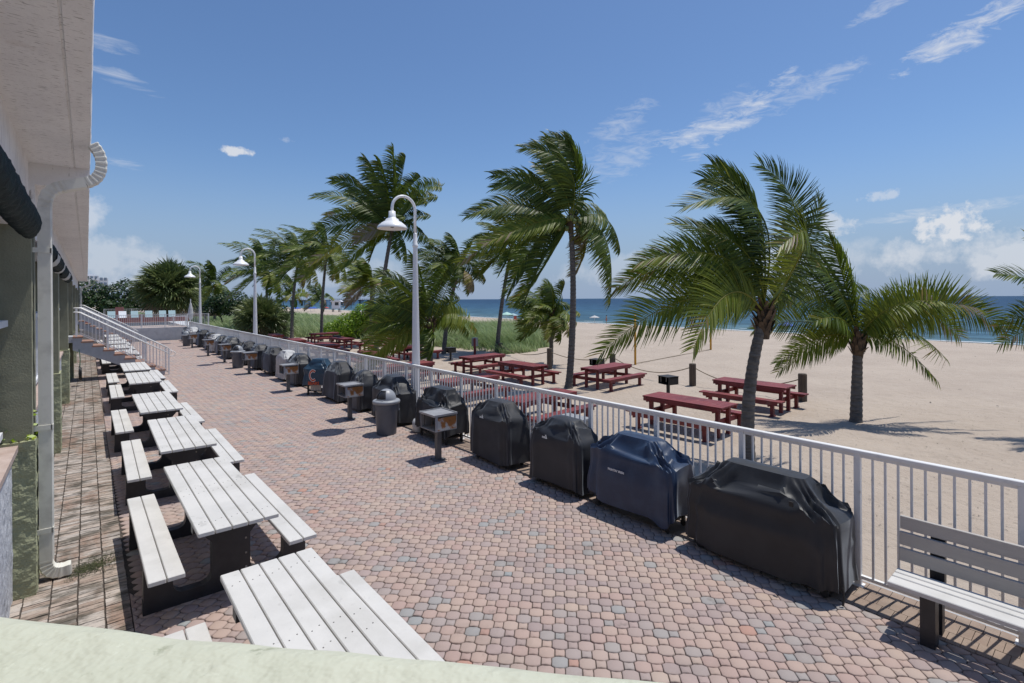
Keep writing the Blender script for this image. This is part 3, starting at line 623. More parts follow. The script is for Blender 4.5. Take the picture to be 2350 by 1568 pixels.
# ------------------------------------------------------------ street lamps
def lamp():
    t = thing('street_lamp', '', 'street lamp', (0, 0, 0), 0, 'white gooseneck lamps along the fence')
    mb = MB(); k = 32; vs = []; prof = [(.135, 0), (.135, .16), (.118, .19), (.112, .22), (.052, 4.10)]
    for (r, z) in prof:
        for j in range(k):
            fl = (1 - .10 * (j % 2)) if z > .2 else 1; vs.append((r * fl * math.cos(2 * PI * j / k), r * fl * math.sin(2 * PI * j / k), z))
    fs = [(i * k + j, i * k + (j + 1) % k, (i + 1) * k + (j + 1) % k, (i + 1) * k + j) for i in range(len(prof) - 1) for j in range(k)]
    mb.add(vs, fs); mb.build('pole', M['lampwhite'], t)
    b = MB(); b.lathe([(.062, 4.09), (.068, 4.11), (.068, 4.15), (.05, 4.17), (.046, 4.40), (.040, 4.42)], 20); b.build('collar', M['lampwhite'], t, smooth=True)
    pts = [(0, 0, 4.40), (0, 0, 4.96)] + [(-.295 + .295 * math.cos(PI * i / 14), 0, 4.96 + .30 * math.sin(PI * i / 14)) for i in range(1, 15)] + [(-.59, 0, 4.86)]
    b = MB(); b.tube(pts, .034, 12); b.build('arm', M['lampwhite'], t, smooth=True)
    b = MB(); b.lathe([(.03, 4.885), (.075, 4.88), (.082, 4.75), (.10, 4.72), (.14, 4.70), (.155, 4.66), (.24, 4.61), (.31, 4.55), (.338, 4.50), (.338, 4.478), (.325, 4.478), (.30, 4.53), (.22, 4.585), (.1, 4.62), (.01, 4.63)], 36, (-.59, 0, 0))
    b.build('shade', M['lampwhite'], t, smooth=True)
    b = MB(); b.lathe([(.01, 4.62), (.05, 4.60), (.06, 4.55), (.04, 4.51), (.01, 4.50)], 14, (-.59, 0, 0)); b.build('bulb', M['glass'], t, smooth=True)
    return t
lp = lamp(); lp.location = (5.98, 10.78, 0); lp['label'] = 'nearest and tallest-looking white gooseneck street lamp on the fence line'
dup(lp, (6.02, 26.0, 0), 0, 'middle white gooseneck street lamp, between the tall near one and the small far one')
dup(lp, (6.02, 41.1, 0), 0, 'farthest and smallest white gooseneck street lamp, near the pool terrace')

# ------------------------------------------------------------ picnic tables on the deck
def deck_table():
    t = thing('picnic_table', '', 'picnic table', (0, 0, 0), 0, 'white plank picnic tables on the deck')
    L = 1.225; b = MB(); bw = .130
    for k in range(5): x = -.342 + k * .1385; b.box(x, -L, .725, x + bw, L, .762, bev=.006)
    tb = b.build('tabletop', M['plank'], t)
    s_ = MB()
    for k in range(5):
        for y in (-1.0, -.1, .1, 1.0):
            for dx in (.04, .095): s_.lathe([(.005, .7621), (.005, .7632), (.001, .7634)], 6, (-.342 + k * .1372 + dx, y + .03 * (dx > .05), 0))
    s_.build('screw_heads', M['blackiron'], tb)
    for sgn in (-1, 1):
        b = MB()
        for k in range(2): x = sgn * .575 - .138 + k * .140; b.box(x, -L, .414, x + .132, L, .452, bev=.006)
        b.build('bench_seat', M['plank'], t)
    def rnd(cx, cy, r, a0, a1, n=5): return [(cx + r * math.cos(math.radians(a0 + (a1 - a0) * i / n)), cy + r * math.sin(math.radians(a0 + (a1 - a0) * i / n))) for i in range(n + 1)]
    half = [(.33, .724), (.33, .67)] + rnd(.27, .57, .09, 90, 180) [0:0] + [(.20, .62), (.17, .55)] + rnd(.27, .22, .10, 180, 270) + rnd(.34, .22, .10, 270, 360) + [(.46, .41), (.70, .41), (.72, .36), (.72, 0), (.56, 0), (.54, .04), (.22, .04), (.2, 0)]
    poly = half + [(-x, z) for x, z in reversed(half)]
    for y in (-.80, .80):
        b = MB()
        b.box(-.33, y - .05, .62, .33, y + .05, .724); b.box(-.17, y - .05, .115, .17, y + .05, .62)
        b.box(-.72, y - .05, 0, .72, y + .05, .115)
        for s2 in (-1, 1):
            xx = sorted((s2 * .49, s2 * .715)); b.box(xx[0], y - .05, .115, xx[1], y + .05, .413)
            # rounded inner corners
            for (cx, cz, a0) in ((.17, .115, 180), (.49, .115, 270)):
                r = .09
                cc = (cx + r, cz + r) if a0 == 180 else (cx - r, cz + r)
                arc_ = rnd(cc[0], cc[1], r, a0, a0 + 90)
                pl = [(cx, cz)] + (list(reversed(arc_)) if a0 == 180 else list(reversed(arc_)))
                b.prism([(s2 * px_, pz_) for px_, pz_ in pl], 'y', y - .05, y + .05)
            b.prism([(s2 * .17, .62), (s2 * .17, .50), (s2 * .27, .62)], 'y', y - .05, y + .05)
        so = b.build('end_support', M['blackplastic'], t, fixn=True)
        b = MB()
        # bolts on the face of the support
        b = MB()
        for z in (.16, .30, .45, .58):
            for s3 in (-1, 1): b.box(.13 - .008, y + s3 * .054 - .004, z, .13 + .008, y + s3 * .054 + .004, z + .016)
        b.build('bolt', M['ash'], so)
    b = MB(); b.box(-.06, -.75, .60, .06, .75, .70); b.build('stretcher', M['blackplastic'], t)
    return t
dt = deck_table(); TX = 1.095
dt.location = (1.11, 3.20, 0); dt.rotation_euler = (0, 0, 0); dt['label'] = 'nearest pale plank picnic table, cut off by the green parapet'
for i, (x, y, rz, lab) in enumerate([
    (1.085, 6.56, .010, 'second pale plank picnic table from the front, seen whole with both benches'),
    (1.13, 9.80, -.012, 'third pale plank picnic table from the front, with a knot mark on its top'),
    (1.10, 13.08, .0, 'fourth pale plank picnic table from the front'),
    (1.17, 17.45, -.008, 'fifth pale plank picnic table from the front, after a wide gap'),
    (1.18, 20.55, .0, 'sixth pale plank picnic table, just before the near staircase'),
    (1.15, 26.7, .0, 'first pale plank picnic table behind the near staircase railing'),
    (1.15, 30.1, .0, 'second pale plank picnic table behind the near staircase railing'),
    (1.17, 33.4, .0, 'third pale plank picnic table behind the near staircase railing'),
    (1.17, 36.7, .0, 'fourth pale plank picnic table behind the near staircase railing'),
    (1.15, 40.0, .0, 'farthest pale plank picnic table, before the far staircase')]):
    dup(dt, (x, y, 0), rz, lab)

# ------------------------------------------------------------ slatted bench at the right
bn = thing('park_bench', 'grey slatted bench with black legs against the white railing', 'bench', (5.50, .30, 0), math.radians(1))
b = MB()
for (x0, x1) in ((-.30, -.165), (-.150, -.075), (-.060, .03)): b.box(x0, -1.02, .415, x1, 1.02, .452, bev=.006)
b.build('seat', M['plank'], bn)
b = MB()
for z in (.50, .635, .77): b.box(.085 + (z - .5) * .16, -1.02, z, .115 + (z - .5) * .16, 1.02, z + .115, bev=.004)
b.build('backrest', M['plank_bench'], bn)
for y in (-.80, .76):
    b = MB(); b.box(-.25, y - .05, 0, -.12, y + .05, .413); b.box(-.12, y - .05, .32, .12, y + .05, .413); b.box(.02, y - .05, 0, .12, y + .05, .32)
    b.prism([(.118, .30), (.19, .30), (.225, .86), (.175, .86), (.118, .5)], 'y', y - .05, y + .05); b.build('leg', M['blackplastic'], bn, fixn=True)

# ------------------------------------------------------------ covered barbecues
def cover_mesh(L, Dp, H, sh, hood, seed, zb=.07, sag=1.0, back=.0, flare=.03, dome=0.0, hem=.02, hoodD=.55):
    """cloth over a grill: local y = length, x<0 = front. hood=(y0,y1) fraction of the length where the lid is high"""
    mb = MB(); n = 132; vs = []; fs = []
    rr = random.Random(seed); ph = [rr.uniform(0, 6.28) for _ in range(8)]; so = rr.uniform(0, 50)
    hc = (hood[0] + hood[1]) / 2 * L; hl = (hood[1] - hood[0]) / 2 * L
    def rect(t, a, d, e):
        q = 2 * PI * t; c, s2 = math.cos(q), math.sin(q)
        return (math.copysign(abs(c) ** e, c) * d, math.copysign(abs(s2) ** e, s2) * a)
    levels = []
    NS = 16
    for i in range(NS): levels.append(('s', i / (NS - 1)))
    for i in range(1, 13): levels.append(('r', i / 12))
    for i in range(1, 7): levels.append(('t', i / 6))
    for kind, u in levels:
        for j in range(n):
            t = j / n
            e = .24
            shl = sh + sag * (.060 * mnoise.noise((math.cos(2 * PI * t) * 1.6 + so, math.sin(2 * PI * t) * 3.4, 9)) + .030 * mnoise.noise((math.cos(2 * PI * t) * 5 + so, math.sin(2 * PI * t) * 9, 3)))
            x0, y0 = rect(t, L / 2, Dp / 2, e)
            x1, y1 = rect(t, hl, Dp / 2 * hoodD, .35); x1 += back; y1 += hc
            ang = 2 * PI * t
            if kind == 's':
                f = (1 - u) * flare
                k = 1 + f / (Dp / 2) * .6
                fold = (.013 * math.sin(ang * 9 + ph[0] + 1.5 * math.sin(ang * 2 + ph[1])) + .009 * math.sin(ang * 17 + ph[2])) * (1 - u) ** .6 * sag
                fold += .020 * mnoise.noise((x0 * 3 + so, y0 * 3, u * 2.2)) + .018 * sag * (1 - abs(mnoise.noise((y0 * 2.2 + so, x0 * 2.2 + u * .9, 7 + u * 1.6))) * 3.2) * u
                z = zb + (shl - zb) * u + hem * (1 - u) ** 3 * (math.sin(ang * 3 + ph[3]) + mnoise.noise((y0 * 4, x0 * 4, so)))
                x, y = x0 * k, y0 * (1 + f / (L / 2)); r_ = math.hypot(x / (Dp / 2), y / (L / 2)) + 1e-6
                x += fold * x / (Dp / 2) / r_; y += fold * y / (L / 2) / r_
                z -= .03 * (1 - abs(math.sin(ang * 2 + ph[4]))) * u * sag * .5
            elif kind == 'r':
                uu = u; sm = uu ** (1.0 - .35 * dome)
                x = x0 + (x1 - x0) * uu; y = y0 + (y1 - y0) * uu
                z = shl + (H - shl) * (sm * (1 - .5 * dome) + .5 * dome * math.sin(uu * PI / 2))
                # diagonal drags and pleats off the lid corners
                w_ = math.sin(uu * PI)
                pl = .020 * math.sin(ang * 13 + ph[5] + 4 * uu) + .016 * math.sin(ang * 7 - 3 * uu + ph[6]) + .03 * mnoise.noise((x * 5 + so, y * 5, 4))
                z += (pl - .018) * w_ * sag
                rid = 1 - min(1, abs(mnoise.noise((y * 3.6 + so + x * 1.5, x * 4.2 - y * .8, 2.5))) * 4.5); z += (.058 * rid * rid - .018) * w_ * sag
                x += .030 * w_ * mnoise.noise((y * 5, so, uu * 3)) * sag - .02 * w_ * rid * sag
            else:
                k = 1 - u * .999
                x = back + (x1 - back) * k; y = hc + (y1 - hc) * k
                z = H + .012 * (1 - k) + dome * .04 * (1 - k * k) + .006 * mnoise.noise((x * 7, y * 7, so))
            vs.append((x, y, z))
    m_ = len(levels)
    for i in range(m_ - 1):
        for j in range(n): j2 = (j + 1) % n; fs.append((i * n + j, i * n + j2, (i + 1) * n + j2, (i + 1) * n + j))
    fs.append(tuple((m_ - 1) * n + j for j in range(n)))
    return mb.add(vs, fs)
GR = 'covered barbecues lined up along the fence'
def grill(label, y0, y1, H, sh, hood, m, seed, Dp=.52, xc=5.57, rz=0, **kw):
    L = y1 - y0
    t = thing('covered_grill', label, 'covered grill', (xc, (y0 + y1) / 2, 0), rz, GR)
    cv = cover_mesh(L, Dp, H, sh, hood, seed, **kw).build('cover', m, t, smooth=True)
    ce = cv.modifiers.new('edge', 'EDGE_SPLIT'); ce.split_angle = math.radians(38)
    fr = MB(); a_, d_ = L / 2 - .12, Dp / 2 - .09
    for sx in (-1, 1):
        for sy in (-1, 1): fr.box(sx * d_ - .02, sy * a_ - .02, .05, sx * d_ + .02, sy * a_ + .02, .6)
    fr.box(-d_, -a_, .10, d_, a_, .13); fr.build('cart_frame', M['blackiron'], t)
    for sy in (-1, 1):
        for sx in (-1, 1):
            wb = MB(); vs = []
            wb.tube([(sx * d_ - .012, sy * a_, .038), (sx * d_ + .012, sy * a_, .038)], .038, 12); wb.build('caster', M['rubber'], t)
    return t
def on_front(y, z, x, tilt=0.0, lean=0.0):
    """matrix that lays text on the front (-x) face, reading left to right along -y"""
    return Matrix.Translation((x, y, z)) @ Matrix(((0, 0, -1), (-1, 0, 0), (0, 1, 0))).to_4x4() @ Matrix.Rotation(tilt, 4, 'Z') @ Matrix.Rotation(lean, 4, 'X')
g1 = grill('largest black grill cover with a flat lid ridge, nearest on the right', 1.74, 3.26, 1.02, .74, (-.27, .27), M['cover'], 1, Dp=.54, sag=1.5, back=.06, xc=5.56, zb=.10, hoodD=.42)
b = MB(); b.box(-.272, -.40, .80, -.262, -.36, .85); b.build('strap_tab', M['blackiron'], g1)
b = MB(); b.tube([(-.20, -.80, .16), (-.215, -.815, .08), (-.23, -.81, .01)], .010, 5); b.build('hem_strap', M['blackiron'], g1)
g2 = grill('navy blue grill cover with white lettering, second from the right', 3.46, 4.80, 1.03, .80, (-.22, .24), M['navy'], 2, Dp=.52, back=.05, zb=.16, hem=.06, sag=1.4, hoodD=.45)
text("FIGHTIN' IRISH", .040, M['logo'], g2, 'cover_lettering', on_front(.13, .60, -.305, 0), bold=.0012)
g3 = grill('black grill cover with small white logo, the one nearer the navy cover', 4.96, 6.02, 1.03, .78, (-.24, .22), M['cover2'], 3, Dp=.50, back=.03, dome=.5, zb=.09, hoodD=.5)
g4 = grill('upright black grill cover with small white logo, left of another black one', 6.55, 7.62, 1.06, .80, (-.22, .24), M['cover_matte'], 4, Dp=.50, back=.03, dome=.4, zb=.09, hoodD=.5)
for g_, z_, x_, y_ in ((g3, .775, -.288, .13), (g4, .80, -.285, .14)):
    lg = MB(); lg.box(-.003, -.055, 0, 0, .055, .006); lg.prism([(-.045, .028), (-.03, .028), (-.012, .05), (-.02, .052), (-.042, .062), (-.034, .036)], 'x', -.003, 0)
    lo = lg.build('cover_logo', M['logo'], g_); lo.location = (x_, y_, z_ - .02)
    l3 = MB()
    for k_ in range(5): l3.box(-.002, .052 - k_ * .021 - .014, .012, 0, .052 - k_ * .021, .026 - .003 * (k_ % 2))
    l3.build('logo_marks', M['logo'], lo)
g5 = grill('crumpled black grill cover standing behind the near pedestal grill', 8.42, 9.62, 1.05, .74, (-.30, .22), M['cover'], 5, Dp=.54, back=.03, sag=1.7, zb=.18, hem=.04, hoodD=.5)
b = MB(); b.lathe([(.10, .0), (.15, .02), (.155, .2), (.12, .27), (.04, .30), (.04, .34), (.06, .34), (.06, .36), (.01, .36)], 20, (5.52, 9.82, .0)); tk = b.build('propane_tank', M['propane'], smooth=True)
tag(tk, 'small white propane tank on the ground between two black grill covers', 'gas tank')
g6 = grill('black grill cover with sloping shiny top, behind the nearest grey bin', 10.45, 11.75, 1.05, .74, (-.14, .26), M['cover'], 6, Dp=.54, back=.05, sag=.9, hoodD=.5)
g7 = grill('round-topped black cover beside the second pedestal grill', 12.40, 13.12, .98, .66, (-.20, .20), M['cover2'], 7, Dp=.58, dome=1.0, hoodD=.5)
g8 = grill('tall black cover flaring widely at its foot, left of the round-topped one', 13.98, 15.05, 1.08, .80, (-.18, .28), M['cover_matte'], 8, Dp=.52, flare=.10, back=.04, dome=.3)
g9 = grill('shiny dark blue cover with an orange letter C emblem', 15.35, 16.15, 1.07, .80, (-.26, .24), M['bluecover'], 9, Dp=.56, xc=5.45, rz=.72, sag=1.0, zb=.30)
lo = MB()
def cring(mb, R, wd, dx, n=18, squ=.72):
    a0, a1 = math.radians(48), math.radians(312); vs = []
    for i in range(n + 1):
        a_ = a0 + (a1 - a0) * i / n
        for r in (R - wd / 2, R + wd / 2): vs.append((dx, -r * squ * math.cos(a_), r * math.sin(a_)))
    fs = [(2 * i, 2 * i + 2, 2 * i + 3, 2 * i + 1) for i in range(n)]; mb.add(vs, fs)
cring(lo, .145, .085, 0); lo = lo.build('letter_emblem', M['logo'], g9); lo.location = (-.312, .05, .60)
l2 = MB(); cring(l2, .145, .05, -.003); l2.build('emblem_fill', M['orange'], lo)
text('BEARS', .13, M['orange'], g9, 'cover_lettering', on_front(.02, .33, -.335), bold=.004)
b = MB()
for k in range(4): b.box(-.235, -.16 + k * .085, .14, -.22, -.085 + k * .085, .33)
b.build('cabinet_boards', M['plank_bench'], g9)
g10 = grill('boxy charcoal cover with a rounded top behind the third pedestal grill', 17.45, 18.60, 1.03, .76, (-.26, .26), M['cover2'], 10, Dp=.58, dome=.6, flare=.01)
g11 = grill('light grey cloth cover between two black ones', 18.85, 19.95, 1.04, .80, (-.25, .25), M['white_cover'], 11, Dp=.56, dome=.4)
g12 = grill('black cover showing caster wheels, left of the light grey cover', 20.60, 21.90, 1.05, .82, (-.28, .22), M['cover_matte'], 12, Dp=.56, zb=.16)
g13 = grill('black cover right of the middle street lamp foot', 22.75, 23.75, 1.03, .80, (-.28, .28), M['cover2'], 13, Dp=.6, zb=.1)
g14 = grill('black cover behind the bin below the middle lamp', 24.75, 25.55, 1.02, .76, (-.22, .22), M['cover_matte'], 14, Dp=.56, dome=.8)
g15 = grill('long black cover with a humped top between two pedestal grills', 27.9, 29.9, 1.04, .76, (-.30, .20), M['cover'], 15, Dp=.6, sag=1.3, dome=.5)
g16 = grill('black crumpled cover left of the long humped one', 30.5, 31.5, .98, .72, (-.24, .24), M['cover'], 16, Dp=.58, dome=.6)
g17 = grill('white and black wrinkled cover in the far half of the row', 32.0, 33.3, .98, .76, (-.26, .26), M['white_cover'], 17, Dp=.6, sag=1.6)
g18 = grill('low black crumpled cover beyond the white wrinkled one', 33.8, 35.0, 1.0, .74, (-.28, .22), M['cover'], 18, Dp=.58, sag=1.5)
g19 = grill('black cover with a flat cap beside the farthest pedestal grill', 36.3, 37.7, 1.06, .84, (-.34, .34), M['cover_matte'], 19, Dp=.6)
g20 = grill('pale cloth cover at the far end of the row by the pool wall', 39.6, 42.2, 1.06, .80, (-.30, .30), M['white_cover'], 20, Dp=.64, sag=1.5)
g21 = grill('dark cover leaning against the far pool wall', 42.8, 44.0, 1.0, .62, (-.24, .24), M['cover_matte'], 21, Dp=.6, flare=.08)
# bare kettle grill between the bin and the covers
kt = thing('kettle_grill', 'small black uncovered kettle grill with a wire handle behind the middle bin', 'grill', (5.5, 26.4, 0))
b = MB(); b.lathe([(.05, .45), (.2, .5), (.27, .62), (.28, .68), (.27, .74), (.2, .86), (.06, .92), (.01, .92)], 20); b.build('bowl', M['blackiron'], kt, smooth=True)
for k in range(3):
    a_ = k * 2.1; b = MB(); b.tube([(.12 * math.cos(a_), .12 * math.sin(a_), .5), (.3 * math.cos(a_), .3 * math.sin(a_), 0)], .012, 6); b.build('leg', M['steel'], kt)
b = MB(); b.tube([(-.06, -.12, .88), (-.06, -.12, 1.0), (-.06, .06, 1.06), (-.06, .16, .96)], .008, 6); b.build('handle', M['steel'], kt)

# ------------------------------------------------------------ pedestal grills
def pedestal(name, cat, grp, H, mats):
    t = thing(name, '', cat, (0, 0, 0), 0, grp); mp_, mb_, mr_ = mats
    b = MB(); b.box(-.045, -.045, 0, .045, .045, H - .30, bev=.006); b.build('post', M[mp_], t)
    b = MB(); b.box(-.11, -.11, 0, .11, .11, .012)
    for sx in (-1, 1):
        for sy in (-1, 1): b.lathe([(.012, .012), (.012, .03), (.004, .032)], 6, (sx * .085, sy * .085, 0))
    b.build('base_plate', M[mp_], t)
    z0, z1 = H - .30, H - .04; x0, x1, y0, y1 = -.20, .24, -.24, .26
    b = MB(); b.box(x0, y0, z0, x1, y1, z0 + .012); b.box(x1 - .01, y0, z0 + .012, x1, y1, z1 - .003); b.box(x0, y1 - .01, z0 + .012, x1 - .011, y1, z1 - .003)
    b.box(x0, y0, z0 + .012, x0 + .05, y0 + .004, z1); fb = b.build('firebox', M[mb_], t)
    b = MB(); b.box(x0 + .052, y0, z0 + .013, x1 - .012, y0 + .008, z1 - .03); b.build('side_plate', M[mr_], fb)
    b = MB(); b.box(x0 + .02, y0 + .02, z0 + .013, x1 - .02, y1 - .02, z0 + .02); b.build('ash_bed', M['ash'] if mb_ == 'steel' else M['blackiron'], fb)
    b = MB(); b.box(x0 - .03, y0 - .01, z1, x1 + .01, y1 + .01, z1 + .018)
    if mb_ == 'steel':
        for (a0, b0, a1, b1) in ((x0 - .03, y0 - .01, x0 - .015, y1 + .01), (x1 - .005, y0 - .01, x1 + .01, y1 + .01), (x0 - .014, y1 - .005, x1 - .006, y1 + .01), (x0 - .014, y0 - .01, x1 - .006, y0 + .005)): b.box(a0, b0, z1 + .018, a1, b1, z1 + .034)
    b.build('griddle', M[mb_], t)
    b = MB(); b.box(x0 - .004, y0 + .10, z0 + .10, x0 + .004, y0 + .115, z1); b.box(x0 - .004, y1 - .14, z0 + .06, x0 + .004, y1 - .125, z1); b.build('grate_bracket', M['blackiron'] if mb_ == 'steel' else M['steel'], t)
    return t
pg = pedestal('pedestal_grill', 'pedestal grill', 'steel pedestal grills along the deck', .86, ('post_steel', 'steel', 'rust'))
pg.location = (4.80, 7.87, 0); pg['label'] = 'nearest steel pedestal grill, rusty sided, in front of the crumpled black cover'
for i, (x, y, lab) in enumerate([(4.83, 11.93, 'second steel pedestal grill, just left of the nearest grey bin'), (4.85, 16.88, 'third steel pedestal grill, in front of a boxy charcoal cover'),
        (4.85, 21.93, 'fourth steel pedestal grill, right beside the middle grey bin'), (4.88, 26.75, 'fifth steel pedestal grill, left of the middle grey bin'),
        (4.82, 30.56, 'sixth steel pedestal grill, rusty, in front of the white wrinkled cover'), (4.90, 36.4, 'farthest steel pedestal grill, beside the far grey bin')]):
    dup(pg, (x, y, 0), 0, lab)
bg_ = pedestal('beach_grill', 'beach grill', 'black pedestal grills on the sand', .70, ('blackiron', 'blackiron', 'blackiron'))
bg_.location = (15.34, 10.12, -.5); bg_.rotation_euler = (0, 0, -.25); bg_['label'] = 'black box grill on the sand behind the near red picnic table'
dup(bg_, (17.34, 15.04, -.5), .1, 'black box grill on the sand beside the short thick wooden post')
dup(bg_, (15.57, 24.16, -.5), -.2, 'black box grill on the sand in front of the dune grass')
dup(bg_, (14.2, 26.6, -.5), .3, 'black box grill on the sand under the drooping low palm')
dup(bg_, (14.6, 38.5, -.5), 0, 'far small black grill on the sand at the edge of the grass')

# ------------------------------------------------------------ bins
def bin_():
    t = thing('trash_can', '', 'trash can', (0, 0, 0), 0, 'grey dome-lid bins on the deck')
    b = MB(); b.lathe([(.20, 0), (.205, .02), (.232, .50), (.240, .51), (.243, .58), (.25, .60), (.255, .66), (.245, .68)], 36); b.build('body', M['can'], t, smooth=True)
    for s in (-1, 1):
        a_ = -.55 if s < 0 else PI - .55
        R = Matrix.Rotation(a_ + .0, 3, 'Z'); b = MB()
        b.box(.235, -.075, .50, .275, .075, .515, R=R); b.box(.235, -.075, .515, .27, -.062, .64, R=R); b.box(.235, .062, .515, .27, .075, .64, R=R); b.build('handle', M['can'], t)
    b = MB(); b.lathe([(.262, .655), (.285, .655), (.288, .70), (.275, .72), (.20, .735), (.195, .73)], 36, cap=False); b.build('lid_rim', M['canlid'], t, smooth=True)
    # dome with a side opening
    mb = MB(); n, k = 36, 12; vs = []; fs = []
    for i in range(k + 1):
        q = PI / 2 * i / k
        for j in range(n): a_ = 2 * PI * j / n; vs.append((.205 * math.cos(q) * math.cos(a_), .205 * math.cos(q) * math.sin(a_), .73 + .225 * math.sin(q)))
    ao = math.radians(200)
    for i in range(k):
        for j in range(n):
            am = 2 * PI * (j + .5) / n; d_ = abs((am - ao + PI) % (2 * PI) - PI)
            if d_ < .62 and 1 <= i <= 7: continue
            fs.append((i * n + j, i * n + (j + 1) % n, (i + 1) * n + (j + 1) % n, (i + 1) * n + j))
    mb.add(vs, fs).build('dome_lid', M['canlid'], t, smooth=True)
    mb = MB(); mb.lathe([(.188, .73), (.18, .80), (.14, .88), (.05, .93), (.01, .935)], 24); mb.build('dome_flap', M['blackplastic'], t, smooth=True)
    b = MB(); R = Matrix.Rotation(ao, 3, 'Z'); b.box(.16, -.10, .728, .215, .10, .742, R=R); b.build('dome_lip', M['canlid'], t)
    return t
cn = bin_(); cn.location = (4.90, 10.12, 0); cn['label'] = 'nearest grey bin with dome lid, beside the tall near street lamp'
dup(cn, (4.92, 24.2, 0), .5, 'middle grey dome-lid bin, between two pedestal grills')
dup(cn, (4.85, 38.2, 0), 2.5, 'farthest grey dome-lid bin, near the pool wall')

# ------------------------------------------------------------ red picnic tables on the sand
def red_table():
    t = thing('red_picnic_table', '', 'picnic table', (0, 0, 0), 0, 'red wooden picnic tables on the sand')
    b = MB()
    for k in range(5): y = -.40 + k * .163; b.box(-1.10, y, .725, 1.10, y + .150, .765, bev=.004)
    b.build('tabletop', M['redwood'], t)
    for s in (-1, 1):
        b = MB()
        for k in range(2): y = s * .86 - .145 + k * .148; b.box(-1.22, y, .415, 1.22, y + .142, .455, bev=.004)
        b.build('bench_seat', M['redwood'], t)
        for x in (-.92, .92):
            for yy in (.26,): b = MB(); b.box(x - .045, s * yy - .045, 0, x + .045, s * yy + .045, .724); b.build('table_leg', M['redwood'], t)
            b = MB(); b.box(x - .045, s * .86 - .045, 0, x + .045, s * .86 + .045, .414); b.box(x - .06, s * .86 - .11, .0, x + .06, s * .86 + .11, .03); b.build('bench_leg', M['redwood'], t)
        b = MB(); b.box(-1.06, s * .40 - .02, .64, 1.06, s * .40 + .02 , .722); b.box(-1.1, s * .97 - .015, .33, 1.1, s * .97 + .02, .412); b.build('apron', M['redwood'], t)
    for x in (-.92, .92):
        b = MB(); b.box(x + .046, -.98, .28, x + .085, .98, .40); b.box(x + .046, -.38, .60, x + .085, .38, .722); b.build('cross_beam', M['redwood'], t)
    return t
rt = red_table(); P2 = PI / 2
rt.location = (11.80, 7.20, -.5); rt.rotation_euler = (0, 0, P2 + .02); rt['label'] = 'red picnic table nearest the big low palm, in front of the box grill'
for x, y, rz, lab in [(15.66, 7.36, P2 + .02, 'red picnic table between the two wooden rope posts, its right end shaded'),
    (15.36, 12.83, .06, 'red picnic table in front of the short wooden post and the yellow pole'),
    (13.46, 15.6, P2 - .0, 'red picnic table to the left of the tall palm, end on to another red table'),
    (14.05, 19.08, .09, 'red picnic table standing just behind the end-on one, near the grass'),
    (9.39, 10.16, .08, 'red picnic table behind the railing with the grey panel'),
    (9.7, 14.0, .09, 'red picnic table behind the railing, right of the tall near lamp'),
    (14.4, 26.0, .10, 'red picnic table seen behind the tall near lamp, under palms'),
    (14.64, 41.3, .12, 'far red picnic table before the bright green bush'),
    (13.6, 35.0, P2 + .1, 'red picnic table right of the far one at the bush'),
    (10.91, 30.3, P2 - .05, 'red picnic table end on, left of the leaning palm trunk'),
    (10.92, 24.1, P2 - .1, 'red picnic table close behind the railing, left of the tall near lamp'),
    (14.9, 31.8, .1, 'red picnic table beside the black grill under the palms'),
    (9.98, 18.7, .1, 'red picnic table right behind the foot of the tall near lamp'),
    (11.23, 42.2, P2 - .1, 'farthest red picnic table, at the left by the fan palm'),
    (10.88, 35.9, P2 - .1, 'red picnic table just right of the middle lamp, end on')]:
    dup(rt, (x, y, -.5 if y < 32 else -.53), rz, lab)

# ------------------------------------------------------------ wooden posts, ropes, poles
PO = [(17.65, 6.70, .90, .13, 'wooden rope post right of the red table, at the right end of the rope'), (17.81, 10.67, .84, .13, 'wooden rope post standing alone behind the box grill'),
      (17.75, 14.5, .92, .13, 'wooden rope post behind the red table near the yellow pole'), (16.9, 17.6, 1.0, .13, 'wooden rope post beside the thin low palm trunk'),
      (19.85, 25.1, .62, .14, 'wooden post in the grass at the foot of a leaning palm'), (20.1, 30.3, .62, .14, 'wooden post in the grass left of the red sign frame')]
for x, y, h, r, lab in PO:
    b = MB(); n = 18; vs = []
    pr_ = [(r, -.1), (r, h - .03), (r - .012, h)]
    for (rr_, z) in pr_:
        for j in range(n): q = 2 * PI * j / n; f = 1 - .06 * (j % 2); vs.append((rr_ * f * math.cos(q), rr_ * f * math.sin(q), z))
    fs = [(i * n + j, i * n + (j + 1) % n, (i + 1) * n + (j + 1) % n, (i + 1) * n + j) for i in range(2) for j in range(n)] + [tuple(2 * n + j for j in range(n))]
    b.add(vs, fs); o = b.build('wooden_post', M['post'], loc=(x, y, -.5)); tag(o, lab, 'post', 'rope posts on the sand')
def rope(p, q, sag, lab):
    b = MB(); p, q = Vector(p), Vector(q); b.tube([p.lerp(q, i / 16) - Vector((0, 0, sag * 4 * (i / 16) * (1 - i / 16))) for i in range(17)], .018, 6)
    tag(b.build('rope', M['rope']), lab, 'rope', 'ropes strung between the wooden posts')
rope((17.65, 6.70, .25), (17.81, 10.67, .22), .45, 'rope sagging behind the red table between the two right-hand posts')
rope((17.81, 10.67, .22), (17.75, 14.5, .28), .42, 'rope sagging right of the yellow pole between two posts')
rope((17.75, 14.5, .28), (16.9, 17.6, .35), .25, 'rope running down from the post by the thin low palm')
rope((16.9, 17.6, .35), (19.85, 25.1, .0), .35, 'rope reaching from the thin low palm to the grass')
